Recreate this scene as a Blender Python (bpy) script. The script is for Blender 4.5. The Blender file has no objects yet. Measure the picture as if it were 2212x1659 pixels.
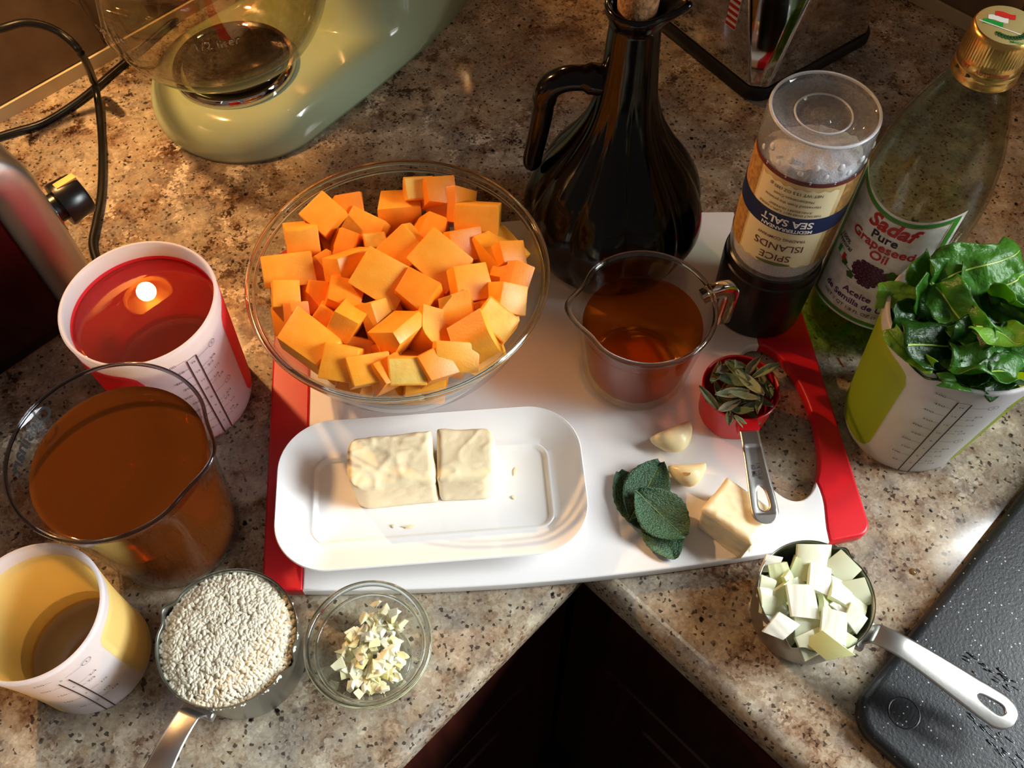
import bpy, bmesh, math, random
import numpy as np
from math import sin, cos, pi, radians, atan2, hypot, sqrt
from mathutils import Vector, Matrix, Euler, noise

SC = bpy.context.scene
COL = SC.collection
rng = random.Random(7)

# ------------------------------------------------------------------ camera
CAM_H, PITCH, ROLL, FPX = 0.60, radians(58.7), radians(-1.0), 2012.0
IW, IH = 2212, 1659
_f = Vector((0, cos(PITCH), -sin(PITCH)))
_u0 = Vector((0, sin(PITCH), cos(PITCH)))
_r0 = Vector((1, 0, 0))
_r = _r0 * cos(ROLL) + _u0 * sin(ROLL)
_u = -_r0 * sin(ROLL) + _u0 * cos(ROLL)
cd = bpy.data.cameras.new('camera')
cd.sensor_width = 36; cd.lens = 36 * FPX / IW; cd.clip_start = .01
cam = bpy.data.objects.new('camera', cd); COL.objects.link(cam)
cam.matrix_world = Matrix(((_r.x, _u.x, -_f.x, 0), (_r.y, _u.y, -_f.y, 0), (_r.z, _u.z, -_f.z, CAM_H), (0, 0, 0, 1)))
SC.camera = cam

def at(px, py, z=0.0):
    """world point at height z above the worktop seen at a pixel of the photograph"""
    d = _f * FPX + _r * (px - IW / 2) - _u * (py - IH / 2)
    t = (z - CAM_H) / d.z
    return Vector((d.x * t, d.y * t, z))

# ------------------------------------------------------------------ light and exposure
SC.view_settings.view_transform = 'Standard'
SC.view_settings.look = 'None'
SC.view_settings.exposure = 0.12
SC.view_settings.gamma = 1.0
SC.view_settings.use_curve_mapping = False
SC.cycles.max_bounces = 14; SC.cycles.transmission_bounces = 12; SC.cycles.transparent_max_bounces = 16
SC.cycles.sample_clamp_indirect = 10.0
wd = bpy.data.worlds.new('room_light'); SC.world = wd; wd.use_nodes = True
wd.node_tree.nodes['Background'].inputs[0].default_value = (1.0, .88, .77, 1)
wd.node_tree.nodes['Background'].inputs[1].default_value = 0.125

# kitchen frame: two worktop runs meeting at a right angle
A = Vector((.7105, .7037, 0))            # along the left run, towards the wall corner
B = Vector((.6950, -.7190, 0))           # along the right run, away from the wall corner
NL = Vector((-.7037, .7105, 0))          # from the left run's front edge towards its wall
NR = Vector((.7190, .6950, 0))           # from the right run's front edge towards its wall
K0 = Vector((.0472, .2183, 0))           # inner corner of the worktop's front edge
WC = Vector((.054, 1.182, 0))            # corner of the two walls

def light(name, kind, loc, energy, color, **kw):
    d = bpy.data.lights.new(name, kind); d.energy = energy; d.color = color
    for k, v in kw.items(): setattr(d, k, v)
    o = bpy.data.objects.new(name, d); COL.objects.link(o); o.location = loc
    return o
# daylight: the sky outside the window over the right-hand run
WIN0, WIN1, WINZ0, WINZ1 = .96, 2.90, .16, 1.05
wl = light('window_daylight', 'AREA', WC + B * (WIN0 + WIN1) / 2 + NR * .10 + Vector((0, 0, (WINZ0 + WINZ1) / 2)), 275, (.93, .96, 1.0),
           shape='RECTANGLE', size=WIN1 - WIN0, size_y=WINZ1 - WINZ0, spread=radians(146))
wl.rotation_euler = (-NR).to_track_quat('-Z', 'Z').to_euler()
WARM = (1.0, .56, .22)
PUCKS = [WC - A * a - NL * .030 + Vector((0, 0, .476)) for a in (.705, .30)] + [WC + B * .30 - NR * .05 + Vector((0, 0, .476))]
for p, e in zip(PUCKS, (13, 3, .4)):
    light('puck_bulb', 'POINT', p, e, WARM, shadow_soft_size=.011)

# ------------------------------------------------------------------ materials
def S(h):
    h = h.lstrip('#'); c = [int(h[i:i + 2], 16) / 255 for i in (0, 2, 4)]
    return tuple(x / 12.92 if x <= .04045 else ((x + .055) / 1.055) ** 2.4 for x in c) + (1,)
MATS = {}
def mat(name, col='#888888', rough=.5, metal=0, trans=0, ior=1.45, spec=.5, sss=0, ssr=(1, .5, .3), coat=0, bump=None, vary=None, absorb=None):
    """bump=(scale, strength) noise relief; vary=(colour2, scale, lo, hi) mottling; absorb=(colour, density) volume"""
    if name in MATS: return MATS[name]
    m = bpy.data.materials.new(name); m.use_nodes = True; MATS[name] = m
    t = m.node_tree; b = t.nodes['Principled BSDF']
    c = S(col) if isinstance(col, str) else col
    b.inputs['Base Color'].default_value = c
    b.inputs['Roughness'].default_value = rough; b.inputs['Metallic'].default_value = metal
    b.inputs['Transmission Weight'].default_value = trans; b.inputs['IOR'].default_value = ior
    b.inputs['Specular IOR Level'].default_value = spec; b.inputs['Coat Weight'].default_value = coat
    if sss:
        b.inputs['Subsurface Weight'].default_value = sss
        b.inputs['Subsurface Radius'].default_value = ssr; b.inputs['Subsurface Scale'].default_value = .006
    tc = None
    if bump or vary: tc = t.nodes.new('ShaderNodeTexCoord')
    if vary:
        n = t.nodes.new('ShaderNodeTexNoise'); n.inputs['Scale'].default_value = vary[1]; n.inputs['Detail'].default_value = 5
        t.links.new(tc.outputs['Object'], n.inputs['Vector'])
        r = t.nodes.new('ShaderNodeValToRGB'); r.color_ramp.elements[0].position = vary[2]; r.color_ramp.elements[1].position = vary[3]
        r.color_ramp.elements[0].color = c; r.color_ramp.elements[1].color = S(vary[0])
        t.links.new(n.outputs['Fac'], r.inputs['Fac']); t.links.new(r.outputs['Color'], b.inputs['Base Color'])
    if bump:
        n = t.nodes.new('ShaderNodeTexNoise'); n.inputs['Scale'].default_value = bump[0]; n.inputs['Detail'].default_value = 4
        t.links.new(tc.outputs['Object'], n.inputs['Vector'])
        p = t.nodes.new('ShaderNodeBump'); p.inputs['Strength'].default_value = bump[1]; p.inputs['Distance'].default_value = .001
        t.links.new(n.outputs['Fac'], p.inputs['Height']); t.links.new(p.outputs['Normal'], b.inputs['Normal'])
    if absorb:
        v = t.nodes.new('ShaderNodeVolumeAbsorption'); v.inputs['Color'].default_value = S(absorb[0]); v.inputs['Density'].default_value = absorb[1]
        t.links.new(v.outputs[0], t.nodes['Material Output'].inputs['Volume'])
    return m

def thin_glass(name, tint='#f4f8f6', refl=.04):
    """thin clear wall: straight-through transparency with Fresnel reflection"""
    if name in MATS: return MATS[name]
    m = bpy.data.materials.new(name); m.use_nodes = True; MATS[name] = m
    t = m.node_tree; t.nodes.remove(t.nodes['Principled BSDF'])
    tr = t.nodes.new('ShaderNodeBsdfTransparent'); tr.inputs[0].default_value = S(tint)
    gl = t.nodes.new('ShaderNodeBsdfGlossy'); gl.inputs['Roughness'].default_value = .02
    lw = t.nodes.new('ShaderNodeLayerWeight'); lw.inputs[0].default_value = .5
    pw = t.nodes.new('ShaderNodeMath'); pw.operation = 'POWER'; pw.inputs[1].default_value = 5.0
    fr = t.nodes.new('ShaderNodeMath'); fr.operation = 'MULTIPLY_ADD'; fr.inputs[1].default_value = .85; fr.inputs[2].default_value = refl
    t.links.new(lw.outputs['Facing'], pw.inputs[0]); t.links.new(pw.outputs[0], fr.inputs[0])
    mx = t.nodes.new('ShaderNodeMixShader')
    t.links.new(fr.outputs[0], mx.inputs[0]); t.links.new(tr.outputs[0], mx.inputs[1]); t.links.new(gl.outputs[0], mx.inputs[2])
    t.links.new(mx.outputs[0], t.nodes['Material Output'].inputs['Surface'])
    return m

def glass(name, ior=1.47, clear=.55, tint='#fafcfb'):
    """clear glass: part refracting, part straight-through"""
    m = bpy.data.materials.new(name); m.use_nodes = True; MATS[name] = m
    t = m.node_tree; t.nodes.remove(t.nodes['Principled BSDF'])
    a = t.nodes.new('ShaderNodeBsdfGlass'); a.inputs['IOR'].default_value = ior; a.inputs['Roughness'].default_value = 0; a.inputs[0].default_value = S(tint)
    b = t.nodes.new('ShaderNodeBsdfTransparent'); b.inputs[0].default_value = S(tint)
    mx = t.nodes.new('ShaderNodeMixShader'); mx.inputs[0].default_value = clear
    t.links.new(a.outputs[0], mx.inputs[1]); t.links.new(b.outputs[0], mx.inputs[2]); t.links.new(mx.outputs[0], t.nodes['Material Output'].inputs['Surface'])
    return m

def translucent(name, col, tcol, mix=.5, rough=.35, bump=None):
    """silicone or leaf: diffuse front with light passing through, glossy skin"""
    if name in MATS: return MATS[name]
    m = bpy.data.materials.new(name); m.use_nodes = True; MATS[name] = m
    t = m.node_tree; b = t.nodes['Principled BSDF']; b.inputs['Base Color'].default_value = S(col); b.inputs['Roughness'].default_value = rough
    if bump:
        tc = t.nodes.new('ShaderNodeTexCoord'); n = t.nodes.new('ShaderNodeTexNoise'); n.inputs['Scale'].default_value = bump; n.inputs['Detail'].default_value = 5; t.links.new(tc.outputs['Object'], n.inputs[0])
        p = t.nodes.new('ShaderNodeBump'); p.inputs['Strength'].default_value = .8; p.inputs['Distance'].default_value = .002; t.links.new(n.outputs[0], p.inputs['Height']); t.links.new(p.outputs[0], b.inputs['Normal'])
    tl = t.nodes.new('ShaderNodeBsdfTranslucent'); tl.inputs[0].default_value = S(tcol)
    mx = t.nodes.new('ShaderNodeMixShader'); mx.inputs[0].default_value = mix
    t.links.new(b.outputs[0], mx.inputs[1]); t.links.new(tl.outputs[0], mx.inputs[2]); t.links.new(mx.outputs[0], t.nodes['Material Output'].inputs['Surface'])
    return m

def granite():
    m = bpy.data.materials.new('granite'); m.use_nodes = True
    t = m.node_tree; L = t.links; b = t.nodes['Principled BSDF']
    tc = t.nodes.new('ShaderNodeTexCoord')
    def noi(scale, det=5, rough=.55, vec=None, dist=0.0):
        n = t.nodes.new('ShaderNodeTexNoise'); n.inputs['Scale'].default_value = scale; n.inputs['Detail'].default_value = det
        n.inputs['Roughness'].default_value = rough; n.inputs['Distortion'].default_value = dist
        L.new(vec or tc.outputs['Object'], n.inputs['Vector']); return n.outputs['Fac']
    def ramp(fac, *st):
        r = t.nodes.new('ShaderNodeValToRGB'); e = r.color_ramp.elements
        while len(e) < len(st): e.new(.5)
        for k, (p, c) in enumerate(st): e[k].position = p; e[k].color = S(c) if isinstance(c, str) else (c, c, c, 1)
        L.new(fac, r.inputs[0]); return r.outputs[0]
    def mix(fac, a, bb, mode='MIX'):
        x = t.nodes.new('ShaderNodeMix'); x.data_type = 'RGBA'; x.blend_type = mode
        for s, v in ((x.inputs[0], fac), (x.inputs[6], a), (x.inputs[7], bb)):
            if isinstance(v, (int, float)): s.default_value = v
            elif isinstance(v, str): s.default_value = S(v)
            else: L.new(v, s)
        return x.outputs[2]
    def mul(a, bb):
        x = t.nodes.new('ShaderNodeMath'); x.operation = 'MULTIPLY'
        for s, v in ((x.inputs[0], a), (x.inputs[1], bb)):
            if isinstance(v, (int, float)): s.default_value = v
            else: L.new(v, s)
        return x.outputs[0]
    def math_(op, a, bb):
        x = t.nodes.new('ShaderNodeMath'); x.operation = op
        for s_, v_ in ((x.inputs[0], a), (x.inputs[1], bb)):
            if isinstance(v_, (int, float)): s_.default_value = v_
            else: L.new(v_, s_)
        return x.outputs[0]
    # warped coordinates so the crystals are not round
    wn_ = t.nodes.new('ShaderNodeTexNoise'); wn_.inputs['Scale'].default_value = 260; wn_.inputs['Detail'].default_value = 3; L.new(tc.outputs['Object'], wn_.inputs['Vector'])
    wv = t.nodes.new('ShaderNodeVectorMath'); wv.operation = 'MULTIPLY_ADD'; L.new(wn_.outputs['Color'], wv.inputs[0]); wv.inputs[1].default_value = (.0035, .0035, .0035); L.new(tc.outputs['Object'], wv.inputs[2])
    W = wv.outputs[0]
    def cells(scale):
        v_ = t.nodes.new('ShaderNodeTexVoronoi'); v_.inputs['Scale'].default_value = scale; L.new(W, v_.inputs['Vector'])
        sp_ = t.nodes.new('ShaderNodeSeparateColor'); L.new(v_.outputs['Color'], sp_.inputs[0]); return sp_.outputs[0], sp_.outputs[1], v_.outputs['Distance']
    r1, r2, _ = cells(520); q1, q2, qd = cells(190)
    # patchiness + per-crystal scatter -> palette
    low = math_('ADD', math_('MULTIPLY', noi(16, 6, .6, dist=.3), .75), math_('MULTIPLY', noi(55, 6, .65), .45))
    val = math_('ADD', low, math_('MULTIPLY', math_('SUBTRACT', r1, .5), .11)); val = math_('ADD', val, math_('MULTIPLY', math_('SUBTRACT', q1, .5), .05))
    c = ramp(val, (.42, '#4a3122'), (.50, '#7d634c'), (.56, '#958069'), (.62, '#a8977f'), (.70, '#b6a993'), (.78, '#cfc3ad'))
    gm = ramp(noi(30, 5, .6), (.44, 0.0), (.62, .75)); c = mix(gm, c, ramp(r2, (.0, '#6e655c'), (1.0, '#a39a8e')))
    sx_ = t.nodes.new('ShaderNodeSeparateXYZ'); L.new(tc.outputs['Object'], sx_.inputs[0])
    far_ = ramp(math_('SUBTRACT', sx_.outputs[1], math_('MULTIPLY', sx_.outputs[0], .6)), (.30, .25), (.55, 1.0))     # the slab is more figured towards the left corner
    reg = ramp(noi(6, 4, .55), (.45, 0.0), (.60, 1.0))
    white = ramp(math_('ADD', noi(36, 7, .62), math_('MULTIPLY', math_('SUBTRACT', r1, .5), .10)), (.555, 0.0), (.60, .9))
    c = mix(mul(mul(white, reg), ramp(far_, (.25, .35), (.8, 1.0))), c, ramp(r2, (0.0, '#c9b79c'), (1.0, '#ece2d0')))
    reg2 = mul(ramp(noi(7.5, 5, .6, dist=.5), (.47, 0.0), (.57, 1.0)), far_)
    brown = ramp(math_('ADD', noi(62, 7, .66), math_('MULTIPLY', math_('SUBTRACT', r1, .5), .14)), (.535, 0.0), (.58, .95))
    c = mix(mul(brown, reg2), c, ramp(r2, (0.0, '#1d110c'), (1.0, '#4a2c1e')))
    fm = ramp(noi(26, 4), (.46, 0.0), (.58, 1.0))
    fl = ramp(q2, (.90, 0.0), (.92, 1.0)); fd = ramp(qd, (.26, 1.0), (.42, 0.0))
    c = mix(mul(mul(fl, fm), fd), c, '#15110f')
    fs_ = ramp(r2, (.945, 0.0), (.955, 1.0)); c = mix(mul(fs_, .85), c, '#2a211c')
    gr = ramp(noi(700, 3, .7), (.30, .72), (.70, 1.0))
    c = mix(.6, c, gr, 'MULTIPLY')
    L.new(c, b.inputs['Base Color'])
    b.inputs['Roughness'].default_value = .09
    return m

def wood(name, dark, lite):
    m = bpy.data.materials.new(name); m.use_nodes = True; t = m.node_tree; b = t.nodes['Principled BSDF']
    tc = t.nodes.new('ShaderNodeTexCoord'); mp = t.nodes.new('ShaderNodeMapping'); mp.inputs['Scale'].default_value = (14, 14, 1.2)
    n = t.nodes.new('ShaderNodeTexNoise'); n.inputs['Scale'].default_value = 6; n.inputs['Detail'].default_value = 6
    r = t.nodes.new('ShaderNodeValToRGB'); r.color_ramp.elements[0].position = .35; r.color_ramp.elements[1].position = .7
    r.color_ramp.elements[0].color = S(dark); r.color_ramp.elements[1].color = S(lite)
    for a, bb in ((tc.outputs['Object'], mp.inputs[0]), (mp.outputs[0], n.inputs[0]), (n.outputs[0], r.inputs[0]), (r.outputs[0], b.inputs['Base Color'])): t.links.new(a, bb)
    b.inputs['Roughness'].default_value = .35
    return m

def speckle(name, base, dot, scale, lo, hi, rough=.45, bump=.3):
    m = bpy.data.materials.new(name); m.use_nodes = True; t = m.node_tree; b = t.nodes['Principled BSDF']
    tc = t.nodes.new('ShaderNodeTexCoord')
    v = t.nodes.new('ShaderNodeTexVoronoi'); v.inputs['Scale'].default_value = scale; t.links.new(tc.outputs['Object'], v.inputs['Vector'])
    r = t.nodes.new('ShaderNodeValToRGB'); r.color_ramp.elements[0].position = lo; r.color_ramp.elements[1].position = hi
    r.color_ramp.elements[0].color = (1, 1, 1, 1); r.color_ramp.elements[1].color = (0, 0, 0, 1)
    t.links.new(v.outputs['Distance'], r.inputs[0])
    r2 = t.nodes.new('ShaderNodeValToRGB'); r2.color_ramp.elements[0].position = .42; r2.color_ramp.elements[1].position = .50
    sp = t.nodes.new('ShaderNodeSeparateColor'); t.links.new(v.outputs['Color'], sp.inputs[0]); t.links.new(sp.outputs[0], r2.inputs[0])
    mu = t.nodes.new('ShaderNodeMath'); mu.operation = 'MULTIPLY'; t.links.new(r.outputs[0], mu.inputs[0]); t.links.new(r2.outputs[0], mu.inputs[1])
    x = t.nodes.new('ShaderNodeMix'); x.data_type = 'RGBA'; x.inputs[6].default_value = S(base); x.inputs[7].default_value = S(dot)
    t.links.new(mu.outputs[0], x.inputs[0]); t.links.new(x.outputs[2], b.inputs['Base Color'])
    n = t.nodes.new('ShaderNodeTexNoise'); n.inputs['Scale'].default_value = 600; t.links.new(tc.outputs['Object'], n.inputs[0])
    p = t.nodes.new('ShaderNodeBump'); p.inputs['Strength'].default_value = bump; p.inputs['Distance'].default_value = .0006
    t.links.new(n.outputs[0], p.inputs['Height']); t.links.new(p.outputs[0], b.inputs['Normal'])
    b.inputs['Roughness'].default_value = rough
    return m

def sage_mat(name, c1, c2):
    m = bpy.data.materials.new(name); m.use_nodes = True; t = m.node_tree; b = t.nodes['Principled BSDF']
    tc = t.nodes.new('ShaderNodeTexCoord'); v = t.nodes.new('ShaderNodeTexVoronoi'); v.inputs['Scale'].default_value = 900
    r = t.nodes.new('ShaderNodeValToRGB'); r.color_ramp.elements[0].position = .05; r.color_ramp.elements[1].position = .75; r.color_ramp.elements[0].color = S(c2); r.color_ramp.elements[1].color = S(c1)
    p = t.nodes.new('ShaderNodeBump'); p.inputs['Strength'].default_value = .9; p.inputs['Distance'].default_value = .0006; p.invert = True
    for a, bb in ((tc.outputs['Object'], v.inputs['Vector']), (v.outputs['Distance'], r.inputs[0]), (r.outputs[0], b.inputs['Base Color']), (v.outputs['Distance'], p.inputs['Height']), (p.outputs[0], b.inputs['Normal'])): t.links.new(a, bb)
    b.inputs['Roughness'].default_value = .55
    return m

def squash_mat(name, c1, c2):
    m = bpy.data.materials.new(name); m.use_nodes = True; t = m.node_tree; b = t.nodes['Principled BSDF']
    tc = t.nodes.new('ShaderNodeTexCoord')
    n = t.nodes.new('ShaderNodeTexNoise'); n.inputs['Scale'].default_value = 70; n.inputs['Detail'].default_value = 5
    r = t.nodes.new('ShaderNodeValToRGB'); r.color_ramp.elements[0].position = .3; r.color_ramp.elements[1].position = .72
    r.color_ramp.elements[0].color = S(c1); r.color_ramp.elements[1].color = S(c2)
    w = t.nodes.new('ShaderNodeTexNoise'); w.inputs['Scale'].default_value = 900
    p = t.nodes.new('ShaderNodeBump'); p.inputs['Strength'].default_value = .25; p.inputs['Distance'].default_value = .0004
    for a, bb in ((tc.outputs['Object'], n.inputs[0]), (tc.outputs['Object'], w.inputs[0]), (n.outputs[0], r.inputs[0]), (r.outputs[0], b.inputs['Base Color']), (w.outputs[0], p.inputs['Height']), (p.outputs[0], b.inputs['Normal'])): t.links.new(a, bb)
    b.inputs['Roughness'].default_value = .42
    b.inputs['Subsurface Weight'].default_value = .25; b.inputs['Subsurface Radius'].default_value = (1, .4, .1); b.inputs['Subsurface Scale'].default_value = .004
    return m

M_GRAN = granite()
M_STEEL = mat('brushed_steel', '#c4c1bd', .34, 1, bump=(300, .05))
M_CHROME = mat('chrome', '#cfcfd2', .05, 1)
M_STEELIN = mat('satin_steel', '#a7a8a2', .32, 1)
M_BLACKP = mat('black_plastic', '#0d0d0e', .28)
M_RUBBER = mat('black_rubber', '#08080a', .5)
M_INK = mat('dark_print', '#2a1c1c', .6)
M_BLACKINK = mat('black_print', '#101012', .6)
M_GLASS = glass('clear_glass', clear=0.0)
M_THIN = thin_glass('thin_glass', '#f8faf9', .025)
M_WHITEB = mat('white_board', '#ece8e6', .38, bump=(900, .06))
M_REDB = mat('red_grip', '#c4121f', .36)
M_PORC = mat('white_porcelain', '#f3f2f2', .07, spec=.6)
M_BUTTER = mat('butter', '#fde9c0', .42, sss=.15, ssr=(1, .8, .45), bump=(260, .22))
M_BUTTERIN = mat('butter_cut', '#f6ecc8', .45, sss=.2, ssr=(1, .8, .45), bump=(420, .12))

# ------------------------------------------------------------------ mesh helpers
class G:
    def __init__(s): s.v = []; s.f = []; s.m = []
    def add(s, v, f, mi=0):
        o = len(s.v); s.v += [tuple(p) for p in v]; s.f += [tuple(i + o for i in q) for q in f]; s.m += [mi] * len(f); return s
    def map(s, fn): s.v = [tuple(fn(*p)) for p in s.v]; return s
    def mesh(s, name, mats, sharp=35):
        me = bpy.data.meshes.new(name); me.from_pydata(s.v, [], s.f)
        for m in (mats if isinstance(mats, (list, tuple)) else [mats]): me.materials.append(m)
        if any(s.m): me.polygons.foreach_set('material_index', s.m)
        me.polygons.foreach_set('use_smooth', [True] * len(me.polygons))
        if sharp: me.set_sharp_from_angle(angle=radians(sharp))
        me.validate(); me.update(); return me

def obj(name, g, mats, parent=None, loc=None, rot=None, sharp=35):
    me = g if isinstance(g, bpy.types.Mesh) else g.mesh(name, mats, sharp)
    o = bpy.data.objects.new(name, me); COL.objects.link(o)
    if parent is not None: o.parent = parent
    if loc is not None: o.location = loc
    if rot is not None: o.rotation_euler = rot
    return o
def tag(o, label=None, cat=None, group=None, kind=None):
    if label: o['label'] = label
    if cat: o['category'] = cat
    if group: o['group'] = group
    if kind: o['kind'] = kind
    return o
def thing(name, label, cat, loc=(0, 0, 0), rz=0, group=None):
    o = bpy.data.objects.new(name, None); o.empty_display_size = .02; COL.objects.link(o)
    o.location = loc; o.rotation_euler = (0, 0, rz)
    return tag(o, label, cat, group)

def cr(pts, n=6):
    """Catmull-Rom through the points"""
    P = [Vector(p) for p in pts]; out = []
    for i in range(len(P) - 1):
        p0 = P[max(i - 1, 0)]; p1 = P[i]; p2 = P[i + 1]; p3 = P[min(i + 2, len(P) - 1)]
        for k in range(n):
            t = k / n
            out.append(.5 * ((2 * p1) + (p2 - p0) * t + (2 * p0 - 5 * p1 + 4 * p2 - p3) * t * t + (3 * p1 - p0 - 3 * p2 + p3) * t ** 3))
    out.append(P[-1]); return out

def lathe(prof, n=96, g=None, mi=0):
    g = g or G(); rows = []
    v = []; f = []
    for r, z in prof:
        if r < 1e-6: rows.append([len(v)]); v.append((0, 0, z))
        else:
            rows.append(list(range(len(v), len(v) + n)))
            v += [(r * cos(2 * pi * k / n), r * sin(2 * pi * k / n), z) for k in range(n)]
    for a, b in zip(rows, rows[1:]):
        for k in range(n):
            k2 = (k + 1) % n
            if len(a) == 1 and len(b) == 1: continue
            if len(a) == 1: f.append((a[0], b[k2], b[k]))
            elif len(b) == 1: f.append((a[k], a[k2], b[0]))
            else: f.append((a[k], a[k2], b[k2], b[k]))
    return g.add(v, f, mi)

def loft(loops, g=None, cap0=True, cap1=True, mi=0):
    g = g or G(); n = len(loops[0]); v = [p for l in loops for p in l]; f = []
    for i in range(len(loops) - 1):
        for k in range(n):
            k2 = (k + 1) % n; f.append((i * n + k, i * n + k2, (i + 1) * n + k2, (i + 1) * n + k))
    if cap0: f.append(tuple(range(n - 1, -1, -1)))
    if cap1: f.append(tuple(range((len(loops) - 1) * n, len(loops) * n)))
    return g.add(v, f, mi)

def rrect(hw, hd, r, n=24):
    """rounded rectangle outline, 4*n points"""
    r = min(r, hw, hd); out = []
    for q, (sx, sy) in enumerate(((1, 1), (-1, 1), (-1, -1), (1, -1))):
        for k in range(n):
            a = pi / 2 * q + pi / 2 * k / (n - 1)
            out.append((sx * (hw - r) + r * cos(a), sy * (hd - r) + r * sin(a)))
    return out

def tube(path, rad, n=12, g=None, flat=None, mi=0, up=Vector((0, 0, 1))):
    """round tube, or flat=(w,h) superelliptic bar along the path"""
    P = [Vector(p) for p in path]; loops = []; side0 = None
    for i, p in enumerate(P):
        d = (P[min(i + 1, len(P) - 1)] - P[max(i - 1, 0)]).normalized()
        s = d.cross(up)
        if s.length < 1e-3: s = side0 or d.cross(Vector((1, 0, 0)))
        s.normalize()
        if side0 and s.dot(side0) < 0: s = -s
        side0 = s; w = s.cross(d).normalized()
        rr = rad[i] if isinstance(rad, (list, tuple)) else rad
        lp = []
        for k in range(n):
            a = 2 * pi * k / n
            if flat:
                ww, hh = flat if not isinstance(flat[0], (list, tuple)) else flat[i]
                ca, sa = cos(a), sin(a); e = .5
                lp.append(p + s * ww * math.copysign(abs(ca) ** e, ca) + w * hh * math.copysign(abs(sa) ** e, sa))
            else: lp.append(p + s * rr * cos(a) + w * rr * sin(a))
        loops.append([tuple(q) for q in lp])
    return loft(loops, g, mi=mi)

def boxg(x0, x1, y0, y1, z0, z1, g=None, mi=0):
    g = g or G()
    v = [(x, y, z) for z in (z0, z1) for y in (y0, y1) for x in (x0, x1)]
    return g.add(v, [(0, 2, 3, 1), (4, 5, 7, 6), (0, 1, 5, 4), (2, 6, 7, 3), (0, 4, 6, 2), (1, 3, 7, 5)], mi)

def frame_box(o, ax, ay, x0, x1, y0, y1, z0, z1):
    g = boxg(x0, x1, y0, y1, z0, z1)
    return g.map(lambda x, y, z: tuple(o + ax * x + ay * y + Vector((0, 0, z))))

def bevel_mesh(g, name, mats, w, seg=2, sharp=40):
    bm = bmesh.new(); me = g.mesh(name, mats, 0); bm.from_mesh(me)
    bmesh.ops.recalc_face_normals(bm, faces=bm.faces[:])
    bmesh.ops.bevel(bm, geom=[e for e in bm.edges if e.calc_face_angle(0) > radians(20)], offset=w, segments=seg, profile=.5, affect='EDGES', clamp_overlap=True)
    for f in bm.faces: f.smooth = True
    bm.to_mesh(me); bm.free(); me.set_sharp_from_angle(angle=radians(sharp)); me.update(); return me

def plate(outer, z0, z1, holes=(), bev=.0, seg=2, res=None):
    """flat shape with holes, extruded with rounded edges, as a G"""
    cu = bpy.data.curves.new('tmp', 'CURVE'); cu.dimensions = '2D'; cu.fill_mode = 'BOTH'
    cu.extrude = (z1 - z0) / 2 - bev; cu.bevel_depth = bev; cu.bevel_resolution = seg; cu.offset = -bev
    for pts in [outer] + list(holes):
        s = cu.splines.new('POLY'); s.points.add(len(pts) - 1); s.use_cyclic_u = True
        for q, p in zip(s.points, pts): q.co = (p[0], p[1], 0, 1)
    o = bpy.data.objects.new('tmp', cu); me = bpy.data.meshes.new_from_object(o)
    g = G().add([(v.co.x, v.co.y, v.co.z + (z0 + z1) / 2) for v in me.vertices], [tuple(p.vertices) for p in me.polygons])
    bpy.data.objects.remove(o); bpy.data.curves.remove(cu); bpy.data.meshes.remove(me)
    return g

_TX = {}
def text(s, size, bold=0.0, shear=0.0, sx=1.0, sp=1.0):
    """flat lettering centred on the origin: list of verts, faces"""
    k = (s, round(bold, 4), shear, sp)
    if k not in _TX:
        cu = bpy.data.curves.new('tmp', 'FONT'); cu.body = s; cu.size = 1; cu.align_x = 'CENTER'; cu.align_y = 'CENTER'
        cu.offset = bold; cu.shear = shear; cu.resolution_u = 3; cu.space_character = sp
        o = bpy.data.objects.new('tmp', cu); me = bpy.data.meshes.new_from_object(o)
        _TX[k] = ([tuple(v.co) for v in me.vertices], [tuple(p.vertices) for p in me.polygons])
        bpy.data.objects.remove(o); bpy.data.curves.remove(cu); bpy.data.meshes.remove(me)
    v, f = _TX[k]
    return [(x * size * sx, y * size, 0) for x, y, z in v], f

def wrap(rfun, ang0, z0, eps, flip=False):
    """maps a flat label point (u right, v up) onto a surface of revolution"""
    sg = -1 if flip else 1
    def fn(u, v, w=0):
        z = z0 + sg * v; r = rfun(z) + eps; a = ang0 + sg * u / max(rfun(z0), 1e-4)
        return (r * cos(a), r * sin(a), z)
    return fn
def patch(u0, u1, v0, v1, nu=24, nv=6, top=None, bot=None):
    g = G(); v = []
    for j in range(nv + 1):
        for i in range(nu + 1):
            u = u0 + (u1 - u0) * i / nu
            b = bot(u) if bot else v0; t = top(u) if top else v1
            v.append((u, b + (t - b) * j / nv, 0))
    f = [(j * (nu + 1) + i, j * (nu + 1) + i + 1, (j + 1) * (nu + 1) + i + 1, (j + 1) * (nu + 1) + i) for j in range(nv) for i in range(nu)]
    return g.add(v, f)
def disc(u, v, r, n=14, ry=None):
    ry = ry or r
    return G().add([(u, v, 0)] + [(u + r * cos(2 * pi * k / n), v + ry * sin(2 * pi * k / n), 0) for k in range(n)], [(0, 1 + k, 1 + (k + 1) % n) for k in range(n)])
def poly_line(pts, w, g=None):
    g = g or G()
    for (x0, y0), (x1, y1) in zip(pts, pts[1:]):
        l = hypot(x1 - x0, y1 - y0) or 1; nx, ny = -(y1 - y0) / l * w / 2, (x1 - x0) / l * w / 2
        k = max(1, int(l / .004)); v = []
        for i in range(k + 1):
            t = i / k; x, y = x0 + (x1 - x0) * t, y0 + (y1 - y0) * t
            v += [(x + nx, y + ny, 0), (x - nx, y - ny, 0)]
        g.add(v, [(2 * i, 2 * i + 1, 2 * i + 3, 2 * i + 2) for i in range(k)])
    return g
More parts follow.
